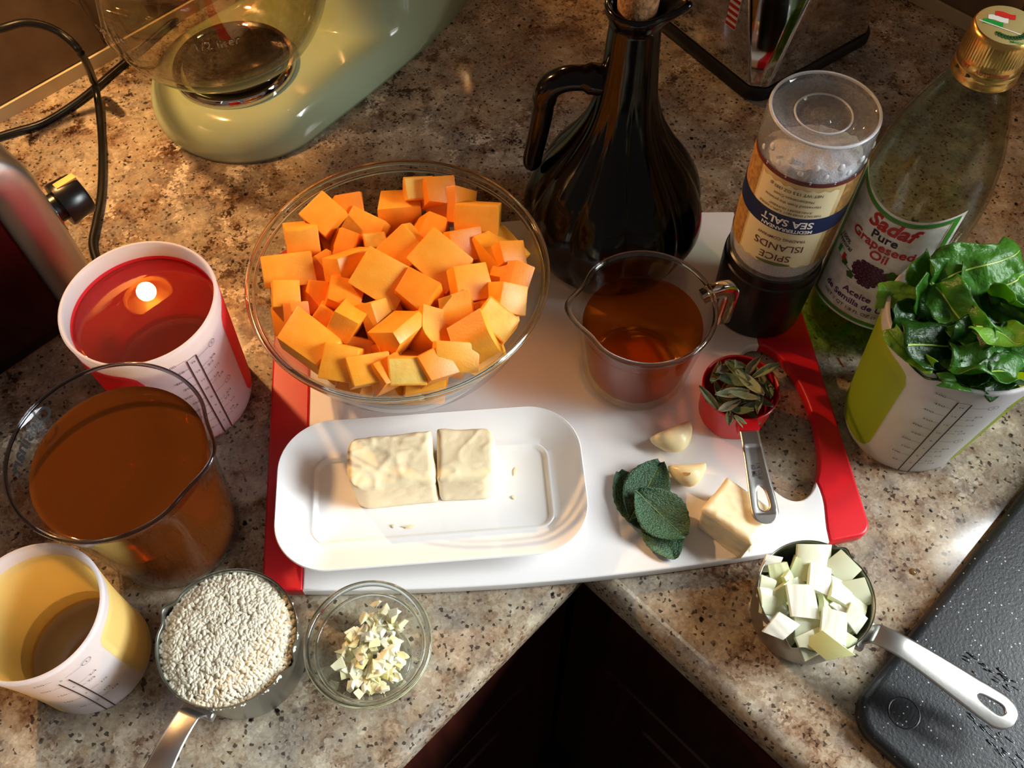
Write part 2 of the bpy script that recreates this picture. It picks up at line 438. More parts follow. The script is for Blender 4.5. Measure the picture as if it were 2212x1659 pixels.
def tx(g, s, u, v, size, **kw):
    a, f = text(s, size, **kw); return g.add([(x + u, y + v, 0) for x, y, z in a], f)
def solid(o, t, off=-1):
    m = o.modifiers.new('thickness', 'SOLIDIFY'); m.thickness = t; m.offset = off; return o
def smoothstep(a, b, x):
    t = min(1, max(0, (x - a) / (b - a))); return t * t * (3 - 2 * t)

# ================================================================== the setting
def Kd(d): return K0 + (NL + NR) * d
def edge_loop(d, z, far=1.25, wall=.004):
    """outline of the L-shaped top, front edges inset by d"""
    c = Kd(d); l = c - A * far; r = c + B * far
    wl_ = l + NL * ((WC - l).dot(NL) - wall); wc = WC - (NL + NR) * wall; wr = r + NR * ((WC - r).dot(NR) - wall)
    return [tuple(p + Vector((0, 0, z))) for p in (c, r, wr, wc, wl_, l)]
g = G(); prof = [(.006, -.030), (0, -.027), (0, -.0125), (.0012, -.009), (.0085, -.0018), (.0105, -.0006), (.0125, 0)]
loops = [edge_loop(d, z) for d, z in prof]
v = [p for l in loops for p in l]; f = []
for i in range(len(loops) - 1):
    for k in range(6): f.append((i * 6 + k, i * 6 + (k + 1) % 6, (i + 1) * 6 + (k + 1) % 6, (i + 1) * 6 + k))
n = (len(loops) - 1) * 6
f += [(n, n + 1, n + 2, n + 3), (n, n + 3, n + 4, n + 5), (3, 2, 1, 0), (5, 4, 3, 0)]
top = obj('countertop', G().add(v, f), M_GRAN, sharp=50)
tag(top, 'polished brown and beige granite worktop turning an inside corner', 'countertop')

ZF = -.90
M_FLOOR = wood('dark_floor', '#120806', '#1f0f0a'); M_CAB = wood('cherry_wood', '#2a0d08', '#3d160d')
M_WALL = mat('painted_wall', '#8d7a63', .8); M_GROUT = mat('pale_grout', '#a8987e', .85)
M_TILE = mat('tan_stone_tile', '#8a6f55', .45, bump=(120, .15), vary=('#6d543f', 22, .35, .7))
M_TILE2 = mat('brown_stone_tile', '#7d634b', .45, bump=(120, .15), vary=('#644b38', 22, .35, .7))
tag(obj('floor', boxg(-2.6, 2.8, -2.2, 1.6, ZF - .02, ZF), M_FLOOR), kind='structure')
ZC = 1.50
def wallbox(o, ax, out, x0, x1, z0, z1, t=.10): return frame_box(o, ax, out, x0, x1, 0, t, z0, z1)
tag(obj('wall_left', wallbox(WC, -A, NL, -.1, 2.0, ZF, ZC), M_WALL), kind='structure')
g = wallbox(WC, B, NR, -.1, WIN0, ZF, ZC)
for q in ((WIN1, 3.2, ZF, ZC), (WIN0, WIN1, ZF, WINZ0), (WIN0, WIN1, WINZ1, ZC)):
    h = wallbox(WC, B, NR, *q); g.add(h.v, h.f)
wr_ = tag(obj('wall_right', g, M_WALL), kind='structure')
# backsplash tiles, each with its own edges, grout showing in the joints
def tiles(parent, ax, out, spans, rows):
    TS = .305
    for (a0, a1) in spans:
        x = a0
        while x < a1 - .02:
            x2 = min(x + TS, a1); z = .012
            while z < rows - .02:
                z2 = min(z + TS, rows)
                b = frame_box(WC, ax, out, x + .0015, x2 - .0015, -.009, .001, z + .0015, z2 - .0015)
                obj('tile', bevel_mesh(b, 'tile', [M_TILE if rng.random() < .5 else M_TILE2], .0015, 1), None, parent)
                z = z2
            x = x2
tiles(bpy.data.objects['wall_left'], -A, NL, [(.008, 1.0)], .48)
tiles(wr_, B, NR, [(.008, WIN0 - .06)], .48)
for i, (ax, out, x1) in enumerate(((-A, NL, 1.3), (B, NR, 1.3))):
    tag(obj('trim_%d' % (i + 1), frame_box(WC, ax, out, .005, x1, -.0115, .002, .0, .013), mat('pale_caulk', '#cbb691', .6)), kind='structure')
# window over the right-hand run
fm = mat('white_window_frame', '#e6e4de', .4)
wn = thing('window_1', None, None, WC + B * (WIN0 + WIN1) / 2 + Vector((0, 0, (WINZ0 + WINZ1) / 2)), atan2(B.y, B.x)); wn['kind'] = 'structure'
W2, H2 = (WIN1 - WIN0) / 2, (WINZ1 - WINZ0) / 2
for nm, q in (('stile', (-W2, -W2 + .045, -H2, H2)), ('stile', (W2 - .045, W2, -H2, H2)), ('stile', (-.025, .025, -H2 + .045, H2 - .045)),
              ('rail', (-W2 + .045, W2 - .045, H2 - .045, H2)), ('rail', (-W2 + .045, W2 - .045, -H2, -H2 + .045))):
    obj(nm, boxg(q[0], q[1], .02, .07, q[2], q[3]), fm, wn)
for s in (-1, 1): obj('pane', boxg(min(s * .025, s * (W2 - .045)), max(s * .025, s * (W2 - .045)), .043, .047, -H2 + .045, H2 - .045), M_THIN, wn)

# base cabinets below the tops
def cabinet(name, label, o, ax, inn, length, nd):
    t = thing(name, label, 'cabinet', (0, 0, 0))
    obj('carcass', frame_box(o, ax, inn, 0.001, length, .004, .55, -.79, -.032), M_CAB, t)
    obj('toe_kick', frame_box(o, ax, inn, .06, length, .06, .5, ZF + .001, -.79), mat('toe_kick_black', '#0c0706', .6), t)
    w = (length - .05) / nd
    for k in range(nd):
        x0 = .045 + k * w; x1 = x0 + w - .006
        dr = obj('drawer', bevel_mesh(frame_box(o, ax, inn, x0, x1, -.016, .006, -.20, -.06), 'drawer', [M_CAB], .004, 2), None, t)
        d = obj('door', bevel_mesh(frame_box(o, ax, inn, x0, x1, -.016, .006, -.77, -.21), 'door', [M_CAB], .004, 2), None, t)
        obj('panel', bevel_mesh(frame_box(o, ax, inn, x0 + .06, x1 - .06, -.020, -.010, -.71, -.27), 'panel', [M_CAB], .006, 2), None, d)
        kp = o + ax * (x0 + x1) / 2 - inn * .016 + Vector((0, 0, -.13)); ang = atan2(-inn.y, -inn.x)
        kb = lathe([(0, 0), (.006, 0), (.005, .012), (.014, .018), (.013, .026), (0, .029)], 20).map(lambda x, y, z: (z, x, y))
        obj('knob', kb.map(lambda x, y, z: (kp.x + x * cos(ang) - y * sin(ang), kp.y + x * sin(ang) + y * cos(ang), kp.z + z)), mat('dark_bronze', '#1a120c', .4, 1), dr)
KC = Kd(.026)
cabinet('base_cabinet', 'dark cherry base cabinet under the left run of worktop', KC, -A, NL, 1.1, 2)
cabinet('base_cabinet', 'dark cherry base cabinet with drawers under the right run of worktop', KC, B, NR, 1.1, 2)
# wall cabinet over the left run with the small lamps that light this corner
wc_ = thing('wall_cabinet', 'cherry wall cabinet with lamps beneath, above the left run', 'cabinet', (0, 0, 0))
M_CHERRY = wood('cherry_front', '#4a1c10', '#6b2a18')
obj('carcass', frame_box(WC, -A, NL, .02, 1.15, -.33, -.004, .492, 1.30), M_CHERRY, wc_)
obj('light_rail', frame_box(WC, -A, NL, .02, 1.15, -.075, -.060, .470, .4915), M_CHERRY, wc_)
for k in range(2):
    obj('door', bevel_mesh(frame_box(WC, -A, NL, .03 + k * .56, .58 + k * .56, -.35, -.331, .495, 1.29), 'door', [M_CHERRY], .004, 2), None, wc_)
shade_cabinet = thing('wall_cabinet', 'unseen cherry wall cabinet added to shade the back, between corner and right window', 'cabinet', (0, 0, 0))  # unseen cabinet, added at this depth to darken the back of the worktop
obj('carcass', frame_box(WC, B, NR, .36, WIN0 - .06, -.33, -.004, .492, 1.30), M_CHERRY, shade_cabinet)
obj('door', bevel_mesh(frame_box(WC, B, NR, .365, WIN0 - .065, -.35, -.331, .495, 1.29), 'door', [M_CHERRY], .004, 2), None, shade_cabinet)
for p, lb in zip(PUCKS, ('nearest lamp under the left wall cabinet', 'lamp under the left wall cabinet above the mixer', 'lamp under the right wall cabinet')):
    l = thing('puck_lamp', 'round warm ' + lb, 'lamp', p, group='small lamps under the wall cabinets')
    obj('housing', lathe([(0, .0155), (.030, .0155), (.031, .012), (.029, .006), (.027, .006), (.026, .0125), (0, .0125)], 40), mat('brass_housing', '#a8803a', .3, 1), l)

# ================================================================== cutting board
BO = Vector((-.166, .204, 0)); BU = Vector((.9969, .0785, 0)); BV = Vector((-.0785, .9969, 0)); BW, BD, BT = .4075, .286, .011
bd = thing('cutting_board', 'white plastic cutting board with red ends and a handle hole', 'cutting board', BO, atan2(BU.y, BU.x))
def bow(u): return .0125 * (1 - ((u - BW / 2) / (BW / 2)) ** 2)
def fr(u): return -bow(u) - 0.0
def bk(u): return BD + bow(u)
HC, HA, HB = (.3640, .0925), .0272, .0645
def hole_pt(a): return (HC[0] + HA * cos(a), HC[1] + HB * sin(a))
def seam(v):                                       # red / white boundary at the right
    return .3770 + .0045 * math.exp(-((v - .03) / .02) ** 2) - .010 * math.exp(-((v - .16) / .05) ** 2)
lo_a = [a for a in np.linspace(-pi / 2, 0, 400) if hole_pt(a)[0] >= seam(hole_pt(a)[1])][0]
hi_a = [a for a in np.linspace(pi / 2, 0, 400) if hole_pt(a)[0] >= seam(hole_pt(a)[1])][0]
vl, vh = hole_pt(lo_a)[1], hole_pt(hi_a)[1]
SL = lambda v: .0265 + .002 * sin(v / BD * pi)
us = lambda a, b, n: [a + (b - a) * i / n for i in range(n + 1)]
white = [(u, fr(u)) for u in us(SL(0), seam(0), 30)] + [(seam(v), v) for v in us(.006, vl, 6)]
white += [hole_pt(lo_a - (lo_a + 2 * pi - hi_a) * i / 40) for i in range(1, 40)]
white += [(seam(v), v) for v in us(vh, BD - .004, 10)] + [(u, bk(u)) for u in us(seam(BD), SL(BD), 30)] + [(SL(v), v) for v in us(BD - .01, .01, 8)]
rc = .010
redr = [(u, fr(u)) for u in us(seam(0), BW - rc, 6)] + [(BW - rc + rc * sin(a), fr(BW - rc) + rc - rc * cos(a)) for a in us(.2, pi / 2, 5)]
redr += [(BW - rc + rc * cos(a), bk(BW - rc) - rc + rc * sin(a)) for a in us(0, pi / 2 - .2, 5)] + [(u, bk(u)) for u in us(BW - rc, seam(BD), 6)]
redr += [(seam(v), v) for v in us(BD - .004, vh, 10)] + [hole_pt(hi_a + (lo_a - hi_a) * i / 24) for i in range(1, 24)] + [(seam(v), v) for v in us(vl, .006, 6)]
redl = [(SL(v), v) for v in us(.01, BD - .01, 8)] + [(u, bk(u)) for u in us(SL(BD), rc, 5)] + [(rc - rc * sin(a), bk(rc) - rc + rc * cos(a)) for a in us(.2, pi / 2, 5)]
redl += [(rc - rc * cos(a), fr(rc) + rc - rc * sin(a)) for a in us(0, pi / 2 - .2, 5)] + [(u, fr(u)) for u in us(rc, SL(0), 5)]
obj('board', plate(white, .0015, BT, bev=.0012), M_WHITEB, bd)
tag(obj('grip', plate(redr, .0012, BT + .0003, bev=.0016), M_REDB, bd), 'red right-hand grip around the hole')
tag(obj('grip', plate(redl, .0012, BT + .0003, bev=.0016), M_REDB, bd), 'red left-hand grip strip')
for u, v_ in ((.02, .02), (.39, .02), (.02, .262), (.39, .262)):
    obj('foot', lathe([(0, 0), (.006, 0), (.006, .002), (0, .002)], 16).map(lambda x, y, z: (x + u, y + v_, z)), M_RUBBER, bd)
bz = BT + .0003

# ================================================================== butter dish
ds = thing('butter_dish', 'white porcelain rectangular butter dish with a flared rim on the board', 'dish', (-.0555, .2675, bz), radians(3.6))
pf = [(.072, .024, .010, .0012), (.074, .026, .012, 0), (.076, .028, .012, .001), (.079, .031, .013, .006), (.097, .049, .030, .0155), (.1028, .0545, .036, .0195), (.1036, .0552, .0365, .0207), (.1030, .0546, .036, .0215),
      (.1005, .0522, .034, .0205), (.0865, .0385, .022, .0105), (.0825, .0338, .016, .0088), (.0812, .0322, .012, .0092), (.0800, .0308, .010, .0090), (.0785, .0292, .009, .0068), (.0770, .0278, .008, .0062), (.05, .016, .006, .0062)]
lp = [[(x, y, z) for x, y in rrect(a, b, r, 20)] for a, b, r, z in pf]
obj('dish_body', loft(lp), M_PORC, ds, sharp=60)
FLZ = bz + .0062

def lump(w, d, h, seed, topamp=.0022, rl=.004, rr=.004, taper=0.0, nx=30, ny=20, nz=14, smear=1.0):
    """a hand-cut block of butter: superellipsoid-ish box with smeared, ridged top"""
    g = G(); idx = {}; v = []
    def P(i, j, k):
        key = (i, j, k)
        if key not in idx:
            x, y, z = i / nx * 2 - 1, j / ny * 2 - 1, k / nz
            rd = rl if x < 0 else rr
            X, Y = x * w / 2, y * d / 2
            mx, my = w / 2 - rd, d / 2 - rd                      # round the vertical edges
            if abs(X) > mx and abs(Y) > my:
                dx, dy = abs(X) - mx, abs(Y) - my; m_ = max(dx, dy); l = hypot(dx, dy)
                if l > 0: X = math.copysign(mx + dx * m_ / l, X); Y = math.copysign(my + dy * m_ / l, Y)
            Z = z * h
            e = .0035
            if z > 0:                                            # round the top edge
                ed = max(abs(X) - (w / 2 - e), abs(Y) - (d / 2 - e), 0) / e
                Z -= e * .9 * ed * ed * z
            q = Vector((X * 38 + seed, Y * 62, seed * 3.1))
            w_ = noise.noise(q * .8 + Vector((9, 2, 1)))
            n1 = .9 * noise.noise(q) + .75 * (1 - 2 * abs(noise.noise(q * 1.5 + Vector((w_, w_, 0))))) ** 3 + .22 * noise.noise(q * 5.5) - .9 * smoothstep(-.2, -.9, y * .9 + .3 * w_)
            fr_ = smoothstep(.55, 1, z)
            Z += topamp * n1 * fr_ * smear
            s2 = Vector((X * 90, Y * 90, Z * 110 + seed))
            o = .0006 * noise.noise(s2) + .0016 * fr_ * max(0, noise.noise(s2 * .7 + Vector((5, 1, 2))))
            X += math.copysign(o, x) if abs(x) > .9 else 0; Y += math.copysign(o, y) if abs(y) > .9 else 0
            X *= 1 - taper * (1 - z)
            idx[key] = len(v); v.append((X, Y, max(Z, 0)))
        return idx[key]
    f = []
    for i in range(nx):
        for j in range(ny):
            f.append((P(i, j, nz), P(i + 1, j, nz), P(i + 1, j + 1, nz), P(i, j + 1, nz))); f.append((P(i, j + 1, 0), P(i + 1, j + 1, 0), P(i + 1, j, 0), P(i, j, 0)))
    for i in range(nx):
        for k in range(nz):
            f.append((P(i, 0, k), P(i + 1, 0, k), P(i + 1, 0, k + 1), P(i, 0, k + 1))); f.append((P(i + 1, ny, k), P(i, ny, k), P(i, ny, k + 1), P(i + 1, ny, k + 1)))
    for j in range(ny):
        for k in range(nz):
            f.append((P(0, j + 1, k), P(0, j, k), P(0, j, k + 1), P(0, j + 1, k + 1))); f.append((P(nx, j, k), P(nx, j + 1, k), P(nx, j + 1, k + 1), P(nx, j, k + 1)))
    return g.add(v, f)
b1 = obj('butter', lump(.0565, .0375, .0345, 1.7, .0013, .012, .003, nx=44, ny=30, nz=22), M_BUTTER, None, (-.0812, .2775, FLZ), (0, 0, radians(5.5)), sharp=0)
tag(b1, 'larger pale block of butter, left of the two on the white dish', 'butter')
b2 = obj('butter', lump(.0385, .0375, .0345, 4.2, .0010, .003, .011, nx=32, ny=30, nz=22), M_BUTTER, None, (-.0312, .2812, FLZ), (0, 0, radians(1.5)), sharp=0)
tag(b2, 'smaller round-ended block of butter, right of the two on the white dish', 'butter')
b3 = obj('butter', lump(.0385, .0300, .0295, 9.3, .0006, .002, .002, nx=32, ny=26, nz=20, taper=.10), M_BUTTER, None, (.1462, .2420, bz), (0, 0, radians(-42)), sharp=0)
tag(b3, 'cube of butter on the board under the steel spoon handle', 'butter')
def crumb(px, py, z, s, label, w=1.0, rz=0):
    g = lathe([(0, 0), (s, s * .15), (s * .8, s * .6), (0, s * .8)], 9).map(lambda x, y, zz: (x * w * (1 + .3 * sin(5 * y / s)), y, zz))
    p = at(px, py, z); tag(obj('butter_crumb', g, M_BUTTER, None, (p.x, p.y, z + .0001), (0, 0, rz)), label, 'butter crumb')
crumb(1113, 1018, FLZ, .0013, 'thin butter smear on the dish right of the blocks', 2.6, 1.4)
crumb(1110, 1075, FLZ, .0016, 'small butter crumb near the right end of the dish')
crumb(850, 1137, FLZ, .0014, 'small butter crumb on the dish below the large block')
crumb(885, 1138, FLZ, .0013, 'flat butter smear on the dish floor edge below the large block', 4.0, .06)
crumb(1623, 1183, bz, .0009, 'curled sliver of butter on the board by the butter cube', 4.5, 1.2)

# ================================================================== sage leaves and garlic on the board
M_SAGE = sage_mat('sage_green', '#24452c', '#3f6645'); M_SAGERIB = mat('sage_rib', '#6f8a58', .6); M_SAGELT = sage_mat('sage_underside', '#3f5f43', '#5f7f5c')
def leaf_mesh(L, W, cup, bend, seed, nx=26, ny=14, pw=.75):
    g = G(); v = []
    for i in range(nx + 1):
        s = i / nx; x = (s - .5) * L
        wd_ = W / 2 * max(.02, sin(pi * min(1, s * .96 + .02)) ** pw) * (1 + .12 * (s - .5))
        for j in range(ny + 1):
            t = j / ny * 2 - 1
            y = t * wd_ * (1 + .025 * sin(s * 60 + seed))
            vein = .0005 * abs(sin((s * 9 - abs(t) * 2.4) * pi)) * (1 - abs(t) * .4) + .0009 * min(1, abs(t) * 5)
            z = cup * t * t + bend * (2 * s - 1) ** 2 + vein + .0006 * noise.noise(Vector((x * 120 + seed, y * 120, seed)))
            v.append((x, y, z))
    return g.add(v, [(i * (ny + 1) + j, (i + 1) * (ny + 1) + j, (i + 1) * (ny + 1) + j + 1, i * (ny + 1) + j + 1) for i in range(nx) for j in range(ny)])
def sage(px, py, z, L, W, rz, tilt, cup, bend, seed, m, label):
    p = at(px, py, z + .002)
    t = thing('sage_leaf', label, 'leaf', (p.x, p.y, z), 0, 'fresh sage leaves on the board'); t.rotation_euler = (tilt[0], tilt[1], radians(rz))
    solid(obj('blade', leaf_mesh(L, W, cup, bend, seed), m, t, sharp=0), .0004)
    obj('midrib', tube([((s - .5) * L, 0, bend * (2 * s - 1) ** 2 + .0004) for s in us(-.03, .92, 14)], [.0005 - .0003 * i / 14 for i in range(15)], 6), M_SAGERIB, t)
sage(1372, 1085, bz + .0016, .050, .027, 112, (.0, .0), .002, .0012, 3, M_SAGE, 'sage leaf at the left, mostly covered by two others')
sage(1430, 1150, bz + .0016, .040, .028, -70, (.0, 0), .0015, .001, 8, M_SAGELT, 'lowest sage leaf, paler underside peeping out toward the front')
sage(1395, 1058, bz + .0052, .047, .031, 60, (.03, -.03), .003, .0015, 5, M_SAGE, 'upper sage leaf whose stalk end points at the garlic')
sage(1428, 1110, bz + .0098, .044, .034, -48, (.05, .04), .003, .0015, 6, M_SAGE, 'topmost broad crinkled sage leaf of the little pile')

M_GARLIC = mat('garlic_flesh', '#efe2b4', .28, sss=.4, ssr=(1, .8, .4), bump=(200, .12)); M_GTIP = mat('garlic_root', '#a99a52', .5); M_GSPOT = mat('garlic_spot', '#b0793c', .5)
def clove(px, py, rz, L, Wd, flatten, label, spot, seed):
    p = at(px, py, bz + .006)
    t = thing('garlic_clove', label, 'garlic', (p.x, p.y, bz), radians(rz), 'peeled garlic cloves')
    loops = []
    for i in range(19):
        s = i / 18; x = (s - .5) * L; r = max(.0006, sin(pi * (s * .93 + .035)) ** .62) * Wd / 2
        yo = .0035 * (2 * s - 1) ** 2 * 1.6
        lpp = []
        for k in range(20):
            a = 2 * pi * k / 20; yy = r * cos(a) * (1.0 if cos(a) < 0 else .75); zz = r * sin(a) * .95
            lpp.append((x, yy + yo, max(zz + Wd * .40, .0002 + 0 * zz)))
        loops.append(lpp)
    obj('clove', loft(loops), M_GARLIC, t, sharp=0)
    obj('root_end', lathe([(0, .0007), (.0019, .0005), (.0021, 0), (0, -.0006)], 12).map(lambda x, y, z: (-L * .455 - z, y + .0046, x + Wd * .42)), M_GTIP, t)
    if spot: obj('blemish', disc(0, 0, .0017, 12).map(lambda x, y, z: (x * 1.6 - L * .12, y * .9 - Wd * .16, Wd * .862 - .55 * abs(y) - 8 * x * x)), M_GSPOT, t)
clove(1457, 950, 24, .0315, .0205, 1, 'larger peeled garlic clove with a greenish root end', False, 1)
clove(1487, 1026, 4, .0260, .0175, 1, 'smaller peeled garlic clove with a brown spot beside the sage', True, 2)

# ================================================================== measuring spoon of dried sage (quarter cup)
M_REDS = mat('red_enamel', '#c0101a', .30)
q = Vector((.1585, .331, 0)); hp0 = at(1617, 905, .045); hp1 = at(1657, 1128, .0445)
qa = atan2(hp1.y - q.y, hp1.x - q.x)
qc = thing('quarter_cup', 'red quarter cup measure with a steel handle, full of pale sage leaves', 'measuring cup', (q.x, q.y, bz), qa)
QR, QH = .0268, .035
obj('cup', lathe([(0, 0), (.0215, 0), (.0232, .0012), (.0242, .004), (QR - .0004, QH - .001), (QR, QH), (QR - .0006, QH + .0006), (QR - .0016, QH), (.0228, .005), (.0215, .0028), (0, .0026)], 80), M_REDS, qc)
L = (Vector((hp1.x, hp1.y, 0)) - q).length
obj('handle_socket', bevel_mesh(boxg(QR - .002, QR + .0075, -.0072, .0072, QH - .0075, QH + .0005), 'handle_socket', [M_REDS], .0012, 2), None, qc)
def strip(stations, zf, nx_half=4):
    """flat handle along +x: stations (x, outer half width, slot half width)"""
    g = G()
    for sgn in (-1, 1):
        v = []
        for x, w, h in stations:
            for j in range(nx_half + 1):
                y = h + (w - h) * j / nx_half; v.append((x, sgn * y, zf(x, y)))
        n = nx_half + 1
        f = [(i * n + j, (i + 1) * n + j, (i + 1) * n + j + 1, i * n + j + 1) for i in range(len(stations) - 1) for j in range(nx_half)]
        if sgn < 0: f = [q_[::-1] for q_ in f]
        g.add(v, f)
    bm = bmesh.new(); me = g.mesh('strip', [M_STEEL], 0); bm.from_mesh(me); bmesh.ops.remove_doubles(bm, verts=bm.verts[:], dist=1e-6); bmesh.ops.recalc_face_normals(bm, faces=bm.faces[:])
    bm.to_mesh(me); bm.free(); return me
def handle_stations(x0, x1, w0, w1, slot0, slot1, sw, n=60, endr=None):
    st = []; endr = endr or w1
    for i in range(n + 1):
        s = i / n; x = x0 + (x1 - x0) * (1 - (1 - s) ** 1.35)
        w = w0 + (w1 - w0) * smoothstep(0, 1, (x - x0) / (x1 - x0))
        if x > x1 - endr: w *= sqrt(max(0, 1 - ((x - (x1 - endr)) / endr) ** 2.4)) if x < x1 else .02
        h = 0
        if slot0 < x < slot1:
            u_ = (x - slot0) / (slot1 - slot0); h = sw * (.55 + .45 * u_) * max(0, 1 - abs(2 * u_ - 1) ** 3.5) ** .5
        st.append((x, max(w, .0003), min(h, w * .8)))
    return st
def qz(x, y):
    z = QH - .001
    b = 0
    e = min(1, abs(y) / .0058)
    if QR + .018 < x < L - .006: b = .0007 * (1 - smoothstep(.55, .95, e))
    return z - b - .0005 * smoothstep(L - .02, L, x)
hd = obj('handle', strip(handle_stations(QR + .006, L + .001, .0064, .0090, L - .025, L - .008, .0040, 70), qz), None, qc, sharp=0); solid(hd, .0009)
tag(hd, 'embossed steel handle')
for s, yy in (('1/4 CUP', .0014), ('60 ML', -.0022)):
    a_, f_ = text(s, .0036, bold=.01)
    obj('lettering', G().add([(x + L - .036, y + yy, QH - .0009) for x, y, z in a_], f_), M_INK, hd)
M_DS = [mat('dry_sage_%d' % i, c, .7, bump=(500, .4)) for i, c in enumerate(('#838d68', '#6c7a56', '#99a080', '#7d7258', '#5f6f4c'))]
qlist = [(1592, 790, .058, 20, 9, 62, .9), (1600, 812, .055, 28, 9, -42, .2), (1620, 830, .057, 27, 9, -58, -.2), (1560, 800, .054, 24, 8, 40, .5), (1548, 815, .053, 24, 8, 65, .3), (1655, 800, .056, 22, 7, 24, -.2),
         (1532, 860, .050, 22, 6, -48, .4), (1580, 850, .052, 24, 8, 8, .1), (1570, 880, .049, 20, 7, 30, .2), (1600, 890, .047, 18, 7, -20, -.3), (1640, 870, .049, 20, 6, 70, .3), (1660, 845, .049, 18, 6, 85, .5), (1605, 858, .053, 22, 7, -8, .2),
         (1620, 795, .053, 20, 7, 50, .1), (1580, 820, .053, 26, 9, -25, -.1), (1600, 915, .046, 14, 6, -50, .4), (1575, 905, .046, 13, 6, 80, .2)]
for k in range(26):
    a, r_ = rng.uniform(0, 2 * pi), .021 * sqrt(rng.random()); p = Vector((q.x + r_ * cos(a), q.y + r_ * sin(a), rng.uniform(.034, .047)))
    qlist.append((p, rng.uniform(14, 24), rng.uniform(5, 8), rng.uniform(0, 360), rng.uniform(-.4, .4)))
proto = [leaf_mesh(.024, .0064, .0012, .0015 * (k - 1.5), k, 12, 6, .8).mesh('sage_leaf', [M_DS[k]], 0) for k in range(5)]
for i, e in enumerate(qlist):
    if isinstance(e[0], Vector): p, l_, w_, rz, ti = e
    else: p = at(e[0], e[1], e[2]); l_, w_, rz, ti = e[3:]
    o = bpy.data.objects.new('sage_leaf', proto[i % 5]); COL.objects.link(o); o.location = p
    o.scale = (l_ / 24, w_ / 7.5, 1); o.rotation_euler = (rng.uniform(-.5, .5), ti, radians(rz))
    solid(o, .0004)
    lab = 'narrow grey-green sage leaf heaped in the red quarter cup'
    if i == 0: lab = 'sage leaf standing up at the back rim of the red quarter cup'
    if i == 2: lab = 'long olive sage leaf lying across the top of the red quarter cup'
    if i == 6: lab = 'sage leaf leaning over the left rim of the red quarter cup'
    tag(o, lab, 'leaf', 'sage leaves in the red quarter cup')

# ================================================================== steel cups with long handles
def steel_cup(name, label, c, R, H, ang, spouts, hl, hw, slot):
    t = thing(name, label, 'measuring cup', (c.x, c.y, 0), ang)
    pr = [(0, .0004), (R * .80, .0004)] + [tuple(p) for p in cr([(R * .84, .001), (R * .89, .005), (R * .94, H * .4), (R - .0002, H - .0006), (R, H)], 5)] + [(R - .0007, H + .0003)] + \
         [tuple(p) for p in cr([(R - .0012, H - .0006), (R * .94 - .0012, H * .4), (R * .89 - .0012, .006), (R * .83, .0022)], 5)] + [(0, .0018)]
    g = lathe([(p[0], p[1]) for p in pr], 120)
    def sp(x, y, z):
        r = hypot(x, y)
        if r < R * .8: return (x, y, z)
        a = atan2(y, x); k = 1
        for s in spouts:
            d = (a - s + pi) % (2 * pi) - pi
            k += .085 * math.exp(-(d / .10) ** 2) * smoothstep(H * .70, H, z) - .02 * math.exp(-((abs(d) - .22) / .08) ** 2) * smoothstep(H * .7, H, z)
        return (x * k, y * k, z)
    obj('cup', g.map(sp), M_STEELIN, t, sharp=50)
    x0 = R - .0005; x1 = x0 + hl
    def hz(x, y):
        u = (x - x0) / (x1 - x0)
        return H - .004 + .0062 * sin(min(1, u * 4.2) * pi / 2) - .0065 * smoothstep(.22, 1, u) - .0022 * (y / hw) ** 2 * smoothstep(.0, .2, u) - .010 * (1 - smoothstep(0, .05, u))
    hd = obj('handle', strip(handle_stations(x0, x1, hw * .58, hw, x1 - slot, x1 - slot * .28, hw * .36, 80), hz, 6), None, t, sharp=0); solid(hd, .0014)
    tag(hd, 'steel handle with a slot at its end')
    br = [bevel_mesh(boxg(R * .955, R + .0035, -hw * .9, hw * .9, H - .017, H - .011), 'bracket', [M_STEEL], .0008, 1)]
    obj('bracket', br[0], None, t)
    return t
oc = Vector((.1835, .1825, 0)); OH = .045
tipo = at(2150, 1525, .042); oa = atan2(tipo.y - oc.y, tipo.x - oc.x)
def ang_px(c, px, py, z, base): p = at(px, py, z); return atan2(p.y - c.y, p.x - c.x) - base
steel_cup('measuring_cup', 'steel measuring cup of chopped onion with its handle over the black board', oc, .0353, OH, oa,
          (ang_px(oc, 1827, 1186, OH, oa), ang_px(oc, 1708, 1402, OH, oa)), (tipo - oc).length - .0353 + .006, .0112, .024)
rc_ = Vector((-.1705, .1605, 0)); RH = .055
tipr = at(352, 1659, .050); ra = atan2(tipr.y - rc_.y, tipr.x - rc_.x)
steel_cup('measuring_cup', 'steel measuring cup heaped with uncooked white rice at the front', rc_, .0412, RH, ra,
          (ang_px(rc_, 637, 1437, RH, ra), ang_px(rc_, 637, 1437, RH, ra) + pi), .105, .0112, .024)
